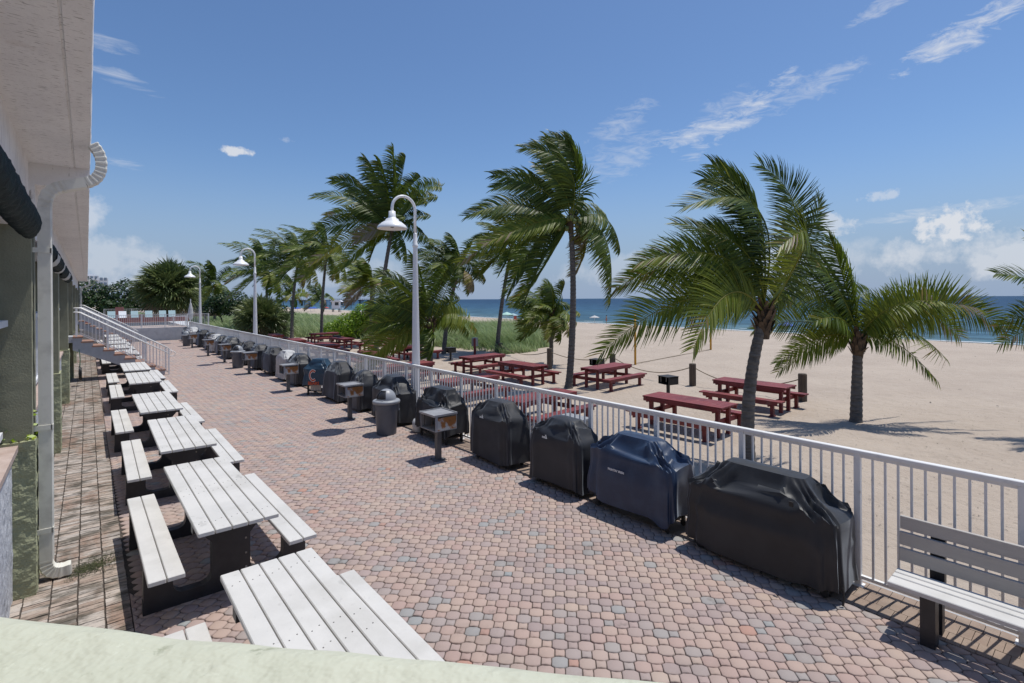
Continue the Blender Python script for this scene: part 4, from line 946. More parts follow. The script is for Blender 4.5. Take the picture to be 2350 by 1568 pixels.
for x, y, lab in ((21.44, 16.05, 'nearer and longer yellow volleyball pole'), (30.92, 17.23, 'farther yellow volleyball pole, lower half showing under palm fronds')):
    b = MB(); b.tube([(0, 0, -.1), (0, 0, 2.45)], .055 if x < 25 else .06, 14); b.lathe([(.06, 2.45), (.065, 2.47), (.01, 2.5)], 14); tag(b.build('volleyball_pole', M['yellow'], loc=(x, y, -.5), smooth=True), lab, 'pole', 'volleyball poles')
rope((21.44, 16.05, -.47), (30.92, 17.23, -.47), .0, 'thin boundary rope lying on the sand between the yellow poles')
sg = thing('sign_frame', 'red twin-post frame holding a grey panel by the dune grass', 'sign frame', (18.19, 25.5, -.5), 0.9)
for s in (-1, 1): b = MB(); b.box(s * .27 - .06, -.06, 0, s * .27 + .06, .06, 1.0); b.build('post', M['redwood'], sg)
b = MB(); b.lathe([(.2, .5), (.2, .98), (.17, 1.0)], 16); b.build('panel', M['panel'], sg)
ut = thing('utility_cabinet', 'grey metal cabinet standing just behind the railing', 'cabinet', (6.35, 6.05, -.5), 0)
b = MB(); b.box(-.12, -.25, 0, .16, .25, 1.30, bev=.01); b.build('body', M['panel'], ut)
b = MB(); b.box(-.14, -.27, 1.30, .18, .27, 1.34); b.build('lid', M['steel'], ut)

# ------------------------------------------------------------ stairs
def stairs(label, Y0, Y1, solid):
    t = thing('staircase', label, 'staircase', (0, Y0, 0), 0, 'staircases from the building to the deck'); W_ = Y1 - Y0; n = 9; xa, xb, zt = -.40, 2.30, 1.56
    rise = zt / n; run = (xb - xa - .25) / (n - 1); st = MB(); tr = MB()
    poly = []
    x = xa; z = zt; pts = [(xa, zt - .3)]
    top = []
    for k in range(n):
        x0 = xa + (0 if k == 0 else .25 + (k - 1) * run); x1 = xa + .25 + k * run; zz = zt - k * rise
        top += [(x0, zz), (x1, zz)]
        tr.box(x0 - (.0 if k == 0 else .03), -.02, zz + .001, x1 + .03, W_ + .02, zz + .05)
    soff = [(xb + .05, 0), (xb - .35, 0), (xa, zt - .42)]
    poly = top + [(top[-1][0], 0)] + soff[1:]
    st.prism(poly, 'y', 0, W_); st.build('stringer', M['concrete'], t, fixn=True)
    tr.build('treads', M['tread'], t)
    sl = (1.56 - 0) / (xb - xa)
    for yy, nm in ((.02, 'near'), (W_ - .02, 'far')):
        r = MB(); zb = lambda xx: zt - (xx - xa - .1) * (zt - .03) / (xb - xa + .03)
        xe = 2.43
        r.tube([(xa + .02, yy, zt + 1.06), (xa + .22, yy, zt + 1.06), (xe, yy, 1.02)], .022, 8)
        r.tube([(xa + .02, yy - .03, zt + .92), (xa + .20, yy - .03, zt + .90), (xe - .03, yy - .03, .84)], .018, 8)
        r.tube([(xa + .02, yy, zt + .12), (xa + .22, yy, zt + .12), (xe, yy, .10)], .014, 6)
        # handrail return loop at the foot
        r.tube([(xe, yy, .92), (xe + .14, yy, .90), (xe + .2, yy, .86), (xe + .22, yy, .80), (xe + .19, yy, .74), (xe + .1, yy, .72), (xe, yy, .72)], .014, 6)
        rl = r.build('railing', M['white_metal'], t, smooth=True)
        bl = MB()
        k = 0; xx = xa + .12
        def rz(xx, off): return (zt + off) if xx < xa + .22 else (zt + off) + (xx - xa - .22) * ((1.02 - 1.06 + off) - (zt + off)) / (xe - xa - .22)
        while xx < xe - .05:
            bl.box(xx - .008, yy - .008, max(.02, rz(xx, .12)), xx + .008, yy + .008, rz(xx, 1.05)); xx += .105
        bl.build('baluster_panel', M['white_metal'], rl)
        for xx in (xa + .1, xa + .98, xe - .75, xe):
            b = MB(); b.box(xx - .025, yy - .025, max(0, rz(xx, 0) if xx < xe - .1 else 0), xx + .025, yy + .025, rz(xx, 1.04)); b.build('rail_post', M['white_metal'], rl)
        if solid:
            b = MB(); b.prism([(xa, zt + .1), (xa + .2, zt + .1), (xb + .1, .12), (xb + .1, .95), (xa + .2, zt + .98), (xa, zt + .98)], 'y', yy - .012, yy + .012); b.build('side_panel', M['stucco_wall'], t, fixn=True)
    b = MB(); b.box(xa - .5, .0, zt - .16, xa - .002, W_, zt + .05); b.build('landing', M['concrete'], t)
    return t
stairs('near white-railed staircase with terracotta treads descending to the deck', 23.8, 24.95, False)
stairs('far staircase with a solid grey side, beyond the near one', 42.9, 44.1, True)
hs = thing('garden_hose', 'black hose hanging coiled under the near staircase', 'hose', (-.22, 22.6, 0))
b = MB()
for k in range(4):
    b.tube([(.0 + .02 * k, .17 * math.cos(q / 12 * 2 * PI) + .02 * k, .45 + .22 * math.sin(q / 12 * 2 * PI) - .02 * k) for q in range(13)], .012, 6)
b.build('coil', M['hose'], hs, smooth=True)
b = MB(); b.tube([(0, 0, 1.25), (.03, .02, .9), (.02, 0, .6)], .012, 6); b.build('hanging_end', M['hosegreen'], hs)

# ------------------------------------------------------------ pool terrace at the far end
b = MB(); b.box(-3, 45.2, -.3, 7.3, 45.4, .93); b.box(5.9, 45.4, -.6, 7.3, 76, .93); pw = b.build('pool_wall', M['stucco_wall']); tag(pw, 'low pale stucco wall closing the far end of the deck', 'wall')
b = MB(); b.box(-8, 45.4, .80, 7.29, 76, .925); structure(b.build('pool_terrace', M['pooldeck']))
b = MB(); b.box(-4, 50, .93, 5.8, 57.5, .94); structure(b.build('pool_water', M['poolwater']))
def small_fence(name, label, p, q, zb, h, sp, step):
    p, q = Vector(p), Vector(q); L = (q - p).length; d = (q - p) / L
    t = thing(name, label, 'fence', (p.x, p.y, zb), math.atan2(d.y, d.x), 'white pool fences')
    b = MB(); b.box(0, -.02, h - .03, L, .02, h); b.box(0, -.015, .06, L, .015, .09); b.build('rails', M['white_metal'], t)
    b = MB(); x = step
    while x < L: b.box(x - .01, -.01, .09, x + .01, .01, h - .03); x += step
    b.build('baluster_panel', M['white_metal'], t)
    x = 0
    while x <= L + .01: b = MB(); b.box(x - .03, -.03, 0, x + .03, .03, h + .02); b.build('post', M['white_metal'], t); x += sp
small_fence('pool_fence', 'white railing on top of the pale wall in front of the pool', (.2, 45.3, 0), (7.2, 45.3, 0), .93, .96, 1.4, .11)
small_fence('pool_fence', 'far white fence behind the pool loungers before the dark trees', (1.5, 76, 0), (16, 77, 0), .93, 1.05, 2.6, .14)
b = MB(); b.box(-5, 74, .93, 13, 74.4, 1.35); tag(b.build('planter_wall', M['sill']), 'low peach wall behind the pool loungers', 'wall')
M['redwall'] = mat('red_wall_paint', (.27, .10, .09), .8, (.34, .16, .14), 2)
b = MB(); b.box(-1, 58.4, .93, 7.6, 58.7, 1.36); tag(b.build('red_wall', M['redwall']), 'low red wall along the far edge of the pool', 'wall')
def lounger(m):
    t = thing('pool_lounger', '', 'lounger', (0, 0, 0), 0, 'sun loungers by the pool')
    b = MB(); b.box(-.3, -.9, .30, .3, .3, .34); b.build('seat', M[m], t)
    b = MB(); b.box(-.3, 0, 0, .3, .75, .04, R=Matrix.Rotation(math.radians(58), 3, 'X'), T=(0, .3, .32)); b.build('backrest', M[m], t)
    for sx in (-1, 1):
        for y in (-.8, .25): b = MB(); b.box(sx * .27 - .02, y - .02, 0, sx * .27 + .02, y + .02, .3); b.build('leg', M['white_metal'], t)
    return t
for k, (x, m, w_) in enumerate([(1.8, 'tourq', 'leftmost turquoise'), (2.65, 'white', 'white'), (3.6, 'tourq', 'second turquoise'), (4.75, 'tourq', 'third turquoise'), (5.9, 'tourq', 'fourth turquoise'), (6.7, 'tourq', 'rightmost turquoise')]):
    l = lounger(m); l.location = (x, 62.3, .93); l['label'] = f'{w_} sun lounger in the row beyond the pool'
b = MB(); b.box(-.35, 0, 0, .35, .12, 1.35); tag(b.build('red_locker', M['redwall'], loc=(2.55, 66, .93)), 'red upright box behind the pool loungers', 'locker')
uf = thing('folded_umbrella', 'folded white patio umbrella by the pool railing', 'umbrella', (6.35, 47.8, .93))
b = MB(); b.tube([(0, 0, 0), (0, 0, 2.1)], .03, 8); b.build('pole', M['white_metal'], uf)
b = MB(); vs = []
b.lathe([(.09, .45), (.16, .6), (.19, .9), (.15, 1.3), (.06, 1.75), (.02, 1.8)], 10); b.build('canopy', M['white_cover'], uf)
tb = thing('patio_table', 'white patio table beside the folded umbrella', 'table', (5.7, 48.5, .93))
b = MB(); b.box(-.5, -.4, .70, .5, .4, .74); b.build('tabletop', M['white'], tb)
for sx in (-1, 1):
    for sy in (-1, 1): b = MB(); b.box(sx * .42 - .02, sy * .34 - .02, 0, sx * .42 + .02, sy * .34 + .02, .7); b.build('leg', M['white_metal'], tb)

# ------------------------------------------------------------ palms
WIND = Vector((-.80, .42, 0)).normalized()
RV = Vector((math.cos(YAW), -math.sin(YAW), 0)); DV = Vector((math.sin(YAW), math.cos(YAW), 0))   # across the view / away from it
def frond(mb, rb, p0, p1, p2, ll, n, wind, rg, tone=.3, lw=.042, grav=.22, segs=3, thick=.022, nrm=None, wf=None):
    # nrm: the way the wind has turned the flat of the blade
    def B(t): return p0 * (1 - t) ** 2 + p1 * 2 * t * (1 - t) + p2 * t * t
    def T(t): return ((p1 - p0) * (1 - t) + (p2 - p1) * t).normalized()
    m_ = 14
    rb.tube([B(i / m_) for i in range(m_ + 1)], [thick * (1 - .86 * i / m_) for i in range(m_ + 1)], 5, a=min(1, tone * .3 + .64), cap=False)
    wf = rg.uniform(.55, 1.15) * (wind / .4) ** .4 if wf is None else wf; twist = rg.uniform(-.35, .35); yel = rg.uniform(-.1, .1)
    for i in range(n):
        t = .13 + .87 * (i + rg.uniform(-.2, .2)) / n; t = min(max(t, .1), 1)
        p = B(t); tt = T(t)
        nn = nrm or Vector((0, 0, 1)); up = nn - tt * nn.dot(tt)
        if up.length < .25: up = up + (-WIND) * .5; up = up - tt * up.dot(tt)
        up.normalize(); S = tt.cross(up)
        up2 = up * math.cos(twist) + S * math.sin(twist); S = tt.cross(up2); up = up2
        if t < .3: k = .62 + 1.7 * (t - .1)
        elif t < .6: k = 1.0
        else: k = 1.0 - 1.5 * (t - .6)
        ang = math.radians(8 + 50 * t * t + rg.uniform(-5, 5))
        for sg in (-1, 1):
            if rg.random() < .03: continue                      # torn away
            L = ll * max(.3, k) * 1.22 * (rg.uniform(.45, .8) if rg.random() < .12 else rg.uniform(.86, 1.08))
            d = S * sg * math.cos(ang) + tt * math.sin(ang) + up * .14
            dw = d.dot(WIND)
            d = (d + WIND * wf * (.30 + (1.15 * -dw if dw < 0 else 0)) + Vector((rg.uniform(-1, 1), rg.uniform(-1, 1), rg.uniform(-1, 1))) * .05).normalized()
            q = p.copy(); sl = L / segs; pts = []; wv0 = d.cross(up).normalized() if d.cross(up).length > .1 else S
            nw = (wv0 * 1.0 + up * rg.uniform(-.5, .5)).normalized(); w_ = lw * 1.32 * rg.uniform(.8, 1.1) * (0.75 + .25 * k)
            tn = min(1, max(.001, tone + yel + rg.uniform(-.16, .16) + (.45 if (t > .78 and rg.random() < .22) else .12 if rg.random() < .06 else 0)))
            for s3 in range(segs + 1):
                ww = (w_ * .45, w_, w_ * .72, w_ * .12)[s3] if segs == 3 else (w_ * .5, w_, w_ * .1)[s3]
                wv = nw - d * nw.dot(d); wv = wv.normalized() if wv.length > .05 else S
                pts += [q - wv * ww / 2, q + wv * ww / 2]
                q = q + d * sl
                d = (d + Vector((0, 0, -1)) * grav * (1 + s3 * .5) + WIND * wind * (.5 + .5 * s3)).normalized()
            mb.add(pts, [(2 * s3, 2 * s3 + 1, 2 * s3 + 3, 2 * s3 + 2) for s3 in range(segs)], tn)
def trunk_mesh(base, mid, top, r0, r1, rings):
    mb = MB(); pts = []; rs = []; n = max(14, int((top - base).length / rings))
    for i in range(n + 1):
        t = i / n; p = base * (1 - t) ** 2 + mid * 2 * t * (1 - t) + top * t * t; pts.append(p)
        r = r0 + (r1 - r0) * min(1, t * 1.15); r *= 1 + .45 * max(0, 1 - t * 9) ** 2
        rs.append(r * (1.0 + (.055 if i % 2 else -.035)))
    mb.tube(pts, rs, 14); return mb
def palm(label, base, crown, fronds=None, scale=1.0, nfr=18, L=2.6, seed=1, r=.13, n=46, wind=.5, tone=.3, ll=.62, lean=None, coco=0, boots=False, lw=.042, flo=-40, fhi=80, mt='leaf', segs=3, grav=.22, wfl=None):
    """fronds: list of (u1,v1,u2,v2,w[,tone]) in metres from the crown: across, up, away; control point then tip"""
    rg = random.Random(seed); base = Vector(base); top = Vector(crown)
    t = thing('coconut_palm', label, 'palm tree', tuple(base), 0, 'coconut palms on the beach')
    mid = (base + top) / 2 + Vector(lean or (0, 0, 0))
    tm = trunk_mesh(Vector((0, 0, -.2)), mid - base, top - base, r, r * .72, .07 if (base - Vector((0, 0, 0))).length < 25 else .12)
    tm.build('trunk', M['trunk'], t, smooth=False)
    top = top - base; lv = MB(); rb = MB()
    if fronds:
        for f in fronds:
            u1, v1, u2, v2, w_ = f[:5]; tn = f[5] if len(f) > 5 else tone; wfo = f[6] if len(f) > 6 else wfl
            p1 = top + RV * u1 + Vector((0, 0, v1)) + DV * w_ * .5; p2 = top + RV * u2 + Vector((0, 0, v2)) + DV * w_
            ln = (p1 - top).length + (p2 - p1).length
            k = ln / 3.4
            frond(lv, rb, top + Vector((rg.uniform(-.06, .06), rg.uniform(-.06, .06), rg.uniform(-.05, .1))), p1, p2, ll * min(1.25, max(.6, k ** .5)), int(n * min(1.3, max(.6, k))), wind, rg, tn, lw, segs=segs, grav=grav,
                  wf=wfo, nrm=(-DV * rg.uniform(.7, 1.0) + Vector((0, 0, rg.uniform(.1, .6))) - WIND * rg.uniform(0, .4)))
    for i in range(nfr):
        az = i * 2.39996 + rg.uniform(-.25, .25); e = math.radians(fhi + (flo - fhi) * (i / max(1, nfr - 1)) ** .85 + rg.uniform(-8, 8)); l_ = L * rg.uniform(.85, 1.1)
        d = Vector((math.cos(az) * math.cos(e), math.sin(az) * math.cos(e), math.sin(e)))
        p1 = top + d * l_ * .48 + Vector((0, 0, .12 * l_)) + WIND * .05 * l_
        out = (d + WIND * .42 * (1.0 if d.dot(WIND) > -.3 else .85)); out.z = d.z * 1.05 - .34
        p2 = top + out.normalized() * l_ * (.92 if d.dot(WIND) > 0 else .66) + Vector((0, 0, .05 * l_))
        tn = tone + ((.62 if rg.random() < .3 else .30) if e < -.15 and rg.random() < .6 else 0) + (.1 if e < .3 else -.05)
        frond(lv, rb, top + Vector((0, 0, rg.uniform(-.05, .15))), p1, p2, ll, n, wind, rg, tn, lw, segs=segs, grav=grav,
              nrm=(-DV * rg.uniform(.2, .9) + Vector((0, 0, rg.uniform(.4, 1.0))) - WIND * rg.uniform(0, .4)))
    cr = lv.build('crown', M[mt], t)
    rb.build('frond_ribs', M['leaf_far'], cr, smooth=True)
    # fibrous heart of the crown
    bm = MB(); nb = 40 if boots else 12
    for k in range(nb):
        a_ = k * 2.4; h = -.32 + .55 * k / nb; rr_ = r * (1.1 if boots else .9); d = Vector((math.cos(a_), math.sin(a_), 0)); s_ = Vector((-d.y, d.x, 0)); c = top + Vector((0, 0, h * (1.0 if boots else .6)))
        ww = rg.uniform(.035, .075); hh = (.24 if boots else .15) * rg.uniform(.5, 1.2); o_ = (.11 if boots else .05) * rg.uniform(.2, 1.2)
        bm.add([c + d * rr_ * .8 - s_ * ww, c + d * rr_ * .8 + s_ * ww, c + d * (rr_ + o_) + s_ * ww * .6 + Vector((0, 0, hh)), c + d * (rr_ + o_) - s_ * ww * .6 + Vector((0, 0, hh)), c + d * (rr_ + o_ + .03) + Vector((0, 0, hh * 1.15))], [(0, 1, 2, 3), (3, 2, 4)])
    bm.lathe([(r * .72, -.42), (r * .95, -.2), (r * 1.0, .0), (r * .7, .2), (.02, .34)], 12, tuple(top)); bm.build('crown_heart', M['boot'], t)
    for k in range(coco):
        a_ = k * 2.1 + 5.6; d = Vector((math.cos(a_ * .35 - .9), math.sin(a_ * .35 - .9), 0)); c = top + d * (r + .10 + .12 * (k % 3)) + Vector((0, 0, -.02 - .12 * (k % 4) + .1))
        cb = MB(); cb.lathe([(.01, -.11), (.06, -.085), (.088, -.02), (.085, .04), (.05, .09), (.01, .105)], 10, tuple(c)); cb.build('coconut', M['coconut'], t, smooth=True)
    return t
def conv(lst, cx, cy, s, ppm):
    """sketch units to metres: (ctrl x,y, tip x,y, depth m, tone) measured on a drawing of the palm"""
    return [(((a - cx) / s) / ppm, ((cy - b_) / s) / ppm, ((c - cx) / s) / ppm, ((cy - d) / s) / ppm) + tuple(e) for (a, b_, c, d, *e) in lst]
# 1 tall palm with coconuts
F1 = conv([(960, 330, 640, 70, .3), (900, 200, 445, 200, -.3), (880, 150, 700, 90, .4), (850, 300, 610, 60, .8), (760, 420, 520, 330, -.6), (740, 360, 530, 140, .2), (600, 330, 235, 440, .5),
           (620, 420, 240, 400, -.8), (440, 480, 60, 660, -.4, .2), (560, 560, 170, 620, .9), (560, 600, 0, 960, .3, .62), (640, 640, 190, 860, -1.2, .5), (560, 640, 330, 1190, .5), (640, 740, 430, 1280, -.3), (700, 860, 390, 1240, .8),
           (1060, 540, 1115, 880, .2), (1090, 640, 1020, 1250, -.5, .38), (1000, 700, 790, 1060, .4, .92), (900, 600, 875, 480, .8), (700, 560, 420, 700, 1.6, .45), (960, 640, 1090, 1000, 1.2)], 768, 690, 2.987, 60.9)
palm('tall coconut palm with nuts, its crown blown left, standing mid-beach', (13.92, 13.5, -.5), (14.02, 13.42, 5.75), F1, nfr=0, seed=3, r=.135, n=70, wind=.42, tone=.24, ll=.70, lean=(.25, -.15, 0), coco=14, lw=.040)
# 2 big low palm by the fence
F2 = conv([(700, 800, 60, 1370, -.9, .46), (880, 760, 560, 1320, -1.5, .50), (960, 540, 230, 960, .3, .38), (1040, 560, 330, 800, -.5, .36), (1430, 130, 650, 430, -.2, .24), (1350, 250, 850, 200, .3, .22), (1300, 330, 950, 80, .6, .24),
           (1580, 380, 1060, 740, -1.5, .44, .95), (1700, 430, 1230, 120, .2, .22, .10), (1620, 640, 1690, 330, .5, .24, .15), (1560, 780, 1690, 620, .9, .32, .5), (1380, 980, 1560, 1060, .8, .5), (760, 960, 600, 1150, .5, .36),
           (980, 640, 420, 850, 1.0, .26), (1080, 560, 700, 480, .8, .2), (1150, 640, 800, 620, -.4, .30), (1220, 560, 960, 500, 1.2, .18), (1300, 700, 1240, 480, .9, .2), (1060, 860, 760, 1060, 1.0, .24)], 1210, 1170, 2.944, 112)
palm('large low coconut palm right behind the fence, its fronds filling the view', (10.38, 4.96, -.5), (10.62, 4.76, 2.42), F2, nfr=0, seed=7, r=.14, n=86, wind=.22, tone=.38, wfl=.85, ll=.62, lean=(-.28, .16, 0), boots=True, lw=.024, grav=.10, coco=0)
# 3 right palm
F3 = [(-.9, .55, -2.35, -.5, -.3, .5), (-1.3, .9, -2.7, .35, .2, .42), (-.5, 1.7, -1.3, 2.6, .3, .28), (-.25, 2.0, -.5, 2.9, .4, .3), (-.8, 1.6, -2.1, 1.7, .6, .3), (-1.0, 1.2, -2.5, 1.2, -.6, .38), (.1, 1.4, .9, 1.4, .8, .35),
      (1.3, 1.9, 3.5, .35, -.5, .48, .2), (1.3, 1.7, 3.1, .1, .4, .5, .2), (1.1, 1.5, 2.6, .9, -.8, .5, .2), (1.0, .95, 2.0, -.45, -.5, .5), (.5, .6, 1.5, -.95, -.8, .55), (-.7, .4, -1.9, -.85, .5, .48), (-.4, 1.5, -1.6, 2.3, -.4, .28), (-.6, 1.0, -1.8, .6, -1.0, .36), (-.1, 1.9, -.9, 2.8, .9, .3), (.1, 1.7, -.2, 2.7, .5, .34), (-.4, 1.9, -1.6, 2.2, 1.0, .26), (.4, 1.3, 1.5, 1.1, -.9, .5), (.6, 1.2, 2.3, .7, 1.0, .42)]
palm('coconut palm at the right with splayed yellow-green fronds and a bare trunk', (15.87, 4.70, -.5), (15.95, 4.66, 1.62), F3, nfr=0, seed=11, r=.155, n=78, wind=.16, tone=.42, wfl=.75, ll=.60, boots=True, lw=.028, grav=.12)
# right edge palm, trunk out of frame
F4 = [(-1.4, .9, -2.6, .2, 0, .4), (-1.2, 1.5, -2.3, 1.5, .3, .3), (-1.3, .6, -2.7, -.2, -.2, .45), (-.6, 1.7, -1.6, 2.4, .2, .3), (.8, 1.5, 2, .8, 0, .4), (.5, .8, 1.4, -.6, .3, .4), (-1.3, 1.1, -2.5, .9, -.8, .35)]
palm('coconut palm whose fronds enter at the right edge', (18.75, .45, -.5), (18.85, .40, 1.9), F4, nfr=4, seed=13, r=.15, n=70, wind=.2, tone=.35, ll=.6, lw=.028, grav=.14, L=2.3)
# palm H: tall left-centre
F5 = conv([(600, 300, 480, 170, .3), (640, 260, 600, 220, -.4), (500, 330, 245, 330, .4), (450, 400, 150, 470, -.5), (500, 520, 205, 590, .3, .5), (400, 580, 100, 740, -.3, .3), (430, 680, 90, 930, .4, .62), (500, 760, 340, 970, -.4, .4),
           (760, 300, 780, 160, .4), (700, 350, 700, 120, .0), (860, 330, 1040, 390, .2), (820, 380, 960, 520, -.6), (850, 570, 960, 590, .5), (800, 720, 800, 920, -.3), (720, 780, 740, 900, .5), (620, 600, 500, 900, .9), (860, 640, 980, 800, .7), (640, 420, 480, 280, .9), (780, 360, 880, 300, .8), (600, 400, 330, 400, 1.2), (850, 420, 1000, 440, 1.1)], 690, 690, 3.08, 37.8)
palm('tall dark coconut palm behind the near lamp head', (13.48, 29.27, -.5), (14.30, 28.6, 7.15), F5, nfr=5, seed=17, r=.15, n=52, wind=.38, tone=.2, ll=.78, lean=(-.2, .15, 0), lw=.055, coco=4, L=2.8, flo=-20)
# palm G: low bulky, behind the near lamp pole
F6 = [(-1.7, -.1, -3.3, -2.2, -.6, .6), (-1.4, .9, -2.9, .6, .0, .3), (-1.5, .6, -2.9, -.1, -.7, .4), (1.0, 1.2, 2.1, -.2, .2, .42), (.8, 1.9, 1.3, 3.2, .4, .22), (-.8, 2.0, -2.4, 2.4, .2, .22), (-1.2, 1.5, -3.0, 1.6, .4, .25), (-.3, 2.3, -1.0, 3.3, .4, .2), (.3, 1.8, .9, 2.6, -.5, .24),
      (-1.6, .3, -3.2, -.8, .5, .35), (-.9, -.1, -2.2, -1.3, .4, .45), (-1.0, 1.1, -2.6, 1.0, -.9, .28), (.3, .9, 1.3, 1.2, 1.0, .3), (-.6, 1.5, -1.9, 2.0, -.8, .24), (.9, 1.0, 1.7, -.4, .9, .35), (-.4, 1.0, -1.8, 1.0, 1.3, .3)]
palm('bulky low coconut palm crossing behind the tall near lamp pole', (12.09, 20.56, -.5), (12.15, 20.5, 1.65), F6, nfr=3, seed=19, r=.16, n=62, wind=.34, tone=.26, ll=.72, lw=.042, coco=5, boots=True, L=2.6)
palm('slim coconut palm with a trunk leaning right behind the grass, left of the tall one', (19.98, 25.63, -.5), (20.75, 25.0, 6.0), None, nfr=24, L=3.2, seed=23, r=.14, n=42, wind=.55, tone=.24, ll=.8, lean=(-.2, .15, 0), lw=.052, mt='leaf_far', coco=3)
palm('coconut palm with a bent trunk, just right of the near lamp pole', (16.93, 27.06, -.5), (17.75, 26.5, 4.75), None, nfr=23, L=2.9, seed=29, r=.14, n=42, wind=.5, tone=.2, ll=.75, lean=(-.25, .2, 0), lw=.05, mt='leaf_far', coco=0)
palm('small low coconut palm with a thin trunk left of the tall palm', (18.04, 18.7, -.5), (18.1, 18.65, 1.95), None, nfr=24, L=2.4, seed=31, r=.12, n=46, wind=.5, tone=.34, ll=.62, lw=.04, boots=True)
palm('slender coconut palm in the left group, with yellow lower fronds', (14.95, 42.8, -.5), (15.3, 42.5, 6.5), None, nfr=24, L=4.1, seed=37, r=.14, n=40, wind=.5, tone=.26, ll=.85, lean=(-.2, .1, 0), lw=.06, mt='leaf_far')
palm('coconut palm behind and left of the slender one', (14.2, 48.23, -.5), (14.7, 47.9, 6.3), None, nfr=24, L=4.4, seed=41, r=.15, n=38, wind=.5, tone=.2, ll=.85, lean=(-.3, .2, 0), lw=.065, mt='leaf_far')
palm('coconut palm just right of the middle lamp head', (15.0, 60.0, -.6), (15.1, 60.0, 5.9), None, nfr=24, L=5.2, seed=43, r=.17, n=38, wind=.5, tone=.18, ll=1.0, lw=.08, mt='leaf_far')
palm('dark coconut palm left of the middle lamp, over the hedge', (13.4, 80, -.6), (13.5, 80, 4.9), None, nfr=20, L=4.8, seed=47, r=.17, n=30, wind=.4, tone=.14, ll=1.1, lw=.10, mt='leaf_far')
palm('pale green coconut palm below the tall dark one', (16.2, 36.0, -.5), (16.3, 36, 4.2), None, nfr=18, L=2.7, seed=53, r=.14, n=38, wind=.6, tone=.42, ll=.75, lw=.055, mt='leaf_far')
palm('tiny far coconut palm with a yellow stem, left of the pier umbrella', (22.2, 75, -.9), (22.3, 75, 3.6), None, nfr=11, L=3.2, seed=59, r=.14, n=24, wind=.3, tone=.4, ll=.8, lw=.1, mt='leaf_far', segs=2)
palm('tiny far coconut palm with a pale trunk beside the lifeguard hut', (26.2, 75, -.9), (26.3, 75, 3.0), None, nfr=11, L=3.0, seed=61, r=.16, n=24, wind=.3, tone=.25, ll=.8, lw=.1, mt='leaf_far', segs=2)

# fan palms
def fan_palm(label, base, hc, R, nl, seed, tr, skirt=True, pet=1.0, tone=0.0, squash=1.0):
    t = thing('fan_palm', label, 'palm tree', base, 0, 'fan palms'); rg = random.Random(seed)
    b = MB(); b.tube([(0, 0, -.2), (.05, 0, hc * .5), (0, 0, hc)], [tr * 1.2, tr, tr * .95], 12); b.build('trunk', M['boot'], t)
    lv = MB()
    for i in range(nl):
        az = i * 2.39996 + rg.uniform(-.2, .2); e = math.radians(85 - 145 * (i / nl) ** .9 + rg.uniform(-10, 10))
        d = Vector((math.cos(az) * math.cos(e), math.sin(az) * math.cos(e), math.sin(e))); rad = R * rg.uniform(.5, .64) * pet
        c = Vector((0, 0, hc)) + Vector((d.x, d.y, d.z * squash)) * rad; s = d.cross(Vector((0, 0, 1))).normalized() if abs(d.z) < .97 else Vector((1, 0, 0)); u = (s.cross(d) + s * rg.uniform(-1.1, 1.1) + d * rg.uniform(-.5, .5)).normalized(); s = d.cross(u).normalized(); u = s.cross(d).normalized()
        tn = min(1, max(.01, .30 + tone + rg.uniform(-.18, .2) + (.5 if e < -.75 and skirt else 0) + (.1 if e < 0 else 0)))
        lv.tube([Vector((0, 0, hc)), c], .018 * R, 4, a=.6, cap=False)
        m_ = 20; fl = R * .48 * rg.uniform(.85, 1.1)
        for k in range(m_):
            a_ = math.radians(-125 + 250 * k / (m_ - 1)); dd = (d * math.cos(a_) + s * math.sin(a_) + u * .12).normalized(); l_ = fl * (1 - .25 * abs(a_) / 2.2) * rg.uniform(.9, 1.05)
            wv = dd.cross(u).normalized() * fl * .034; m1 = c + dd * l_ * .6; tip = m1 + (dd * .9 + Vector((0, 0, -.45)) + WIND * .12).normalized() * l_ * .5
            tw = u * fl * .02 * (1 if k % 2 else -1)
            lv.add([c, m1 - wv + tw, m1 + wv - tw, tip], [(0, 2, 1), (1, 2, 3)], min(1, max(.01, tn + rg.uniform(-.12, .12))))
    lv.build('crown', M['fan'], t)
fan_palm('large round fan palm behind the pool terrace', (7.1, 70, -.1), 4.2, 3.6, 190, 3, .42, tone=.12, squash=.95)
fan_palm('shaggy bushy fan palm behind the fence near the middle lamp', (12.6, 52.5, -.5), 1.5, 2.6, 170, 5, .42, tone=.26, squash=.85)
fan_palm('low fan palm clump beside the shaggy one', (14.4, 51.5, -.5), .9, 1.5, 34, 6, .2, tone=.1)

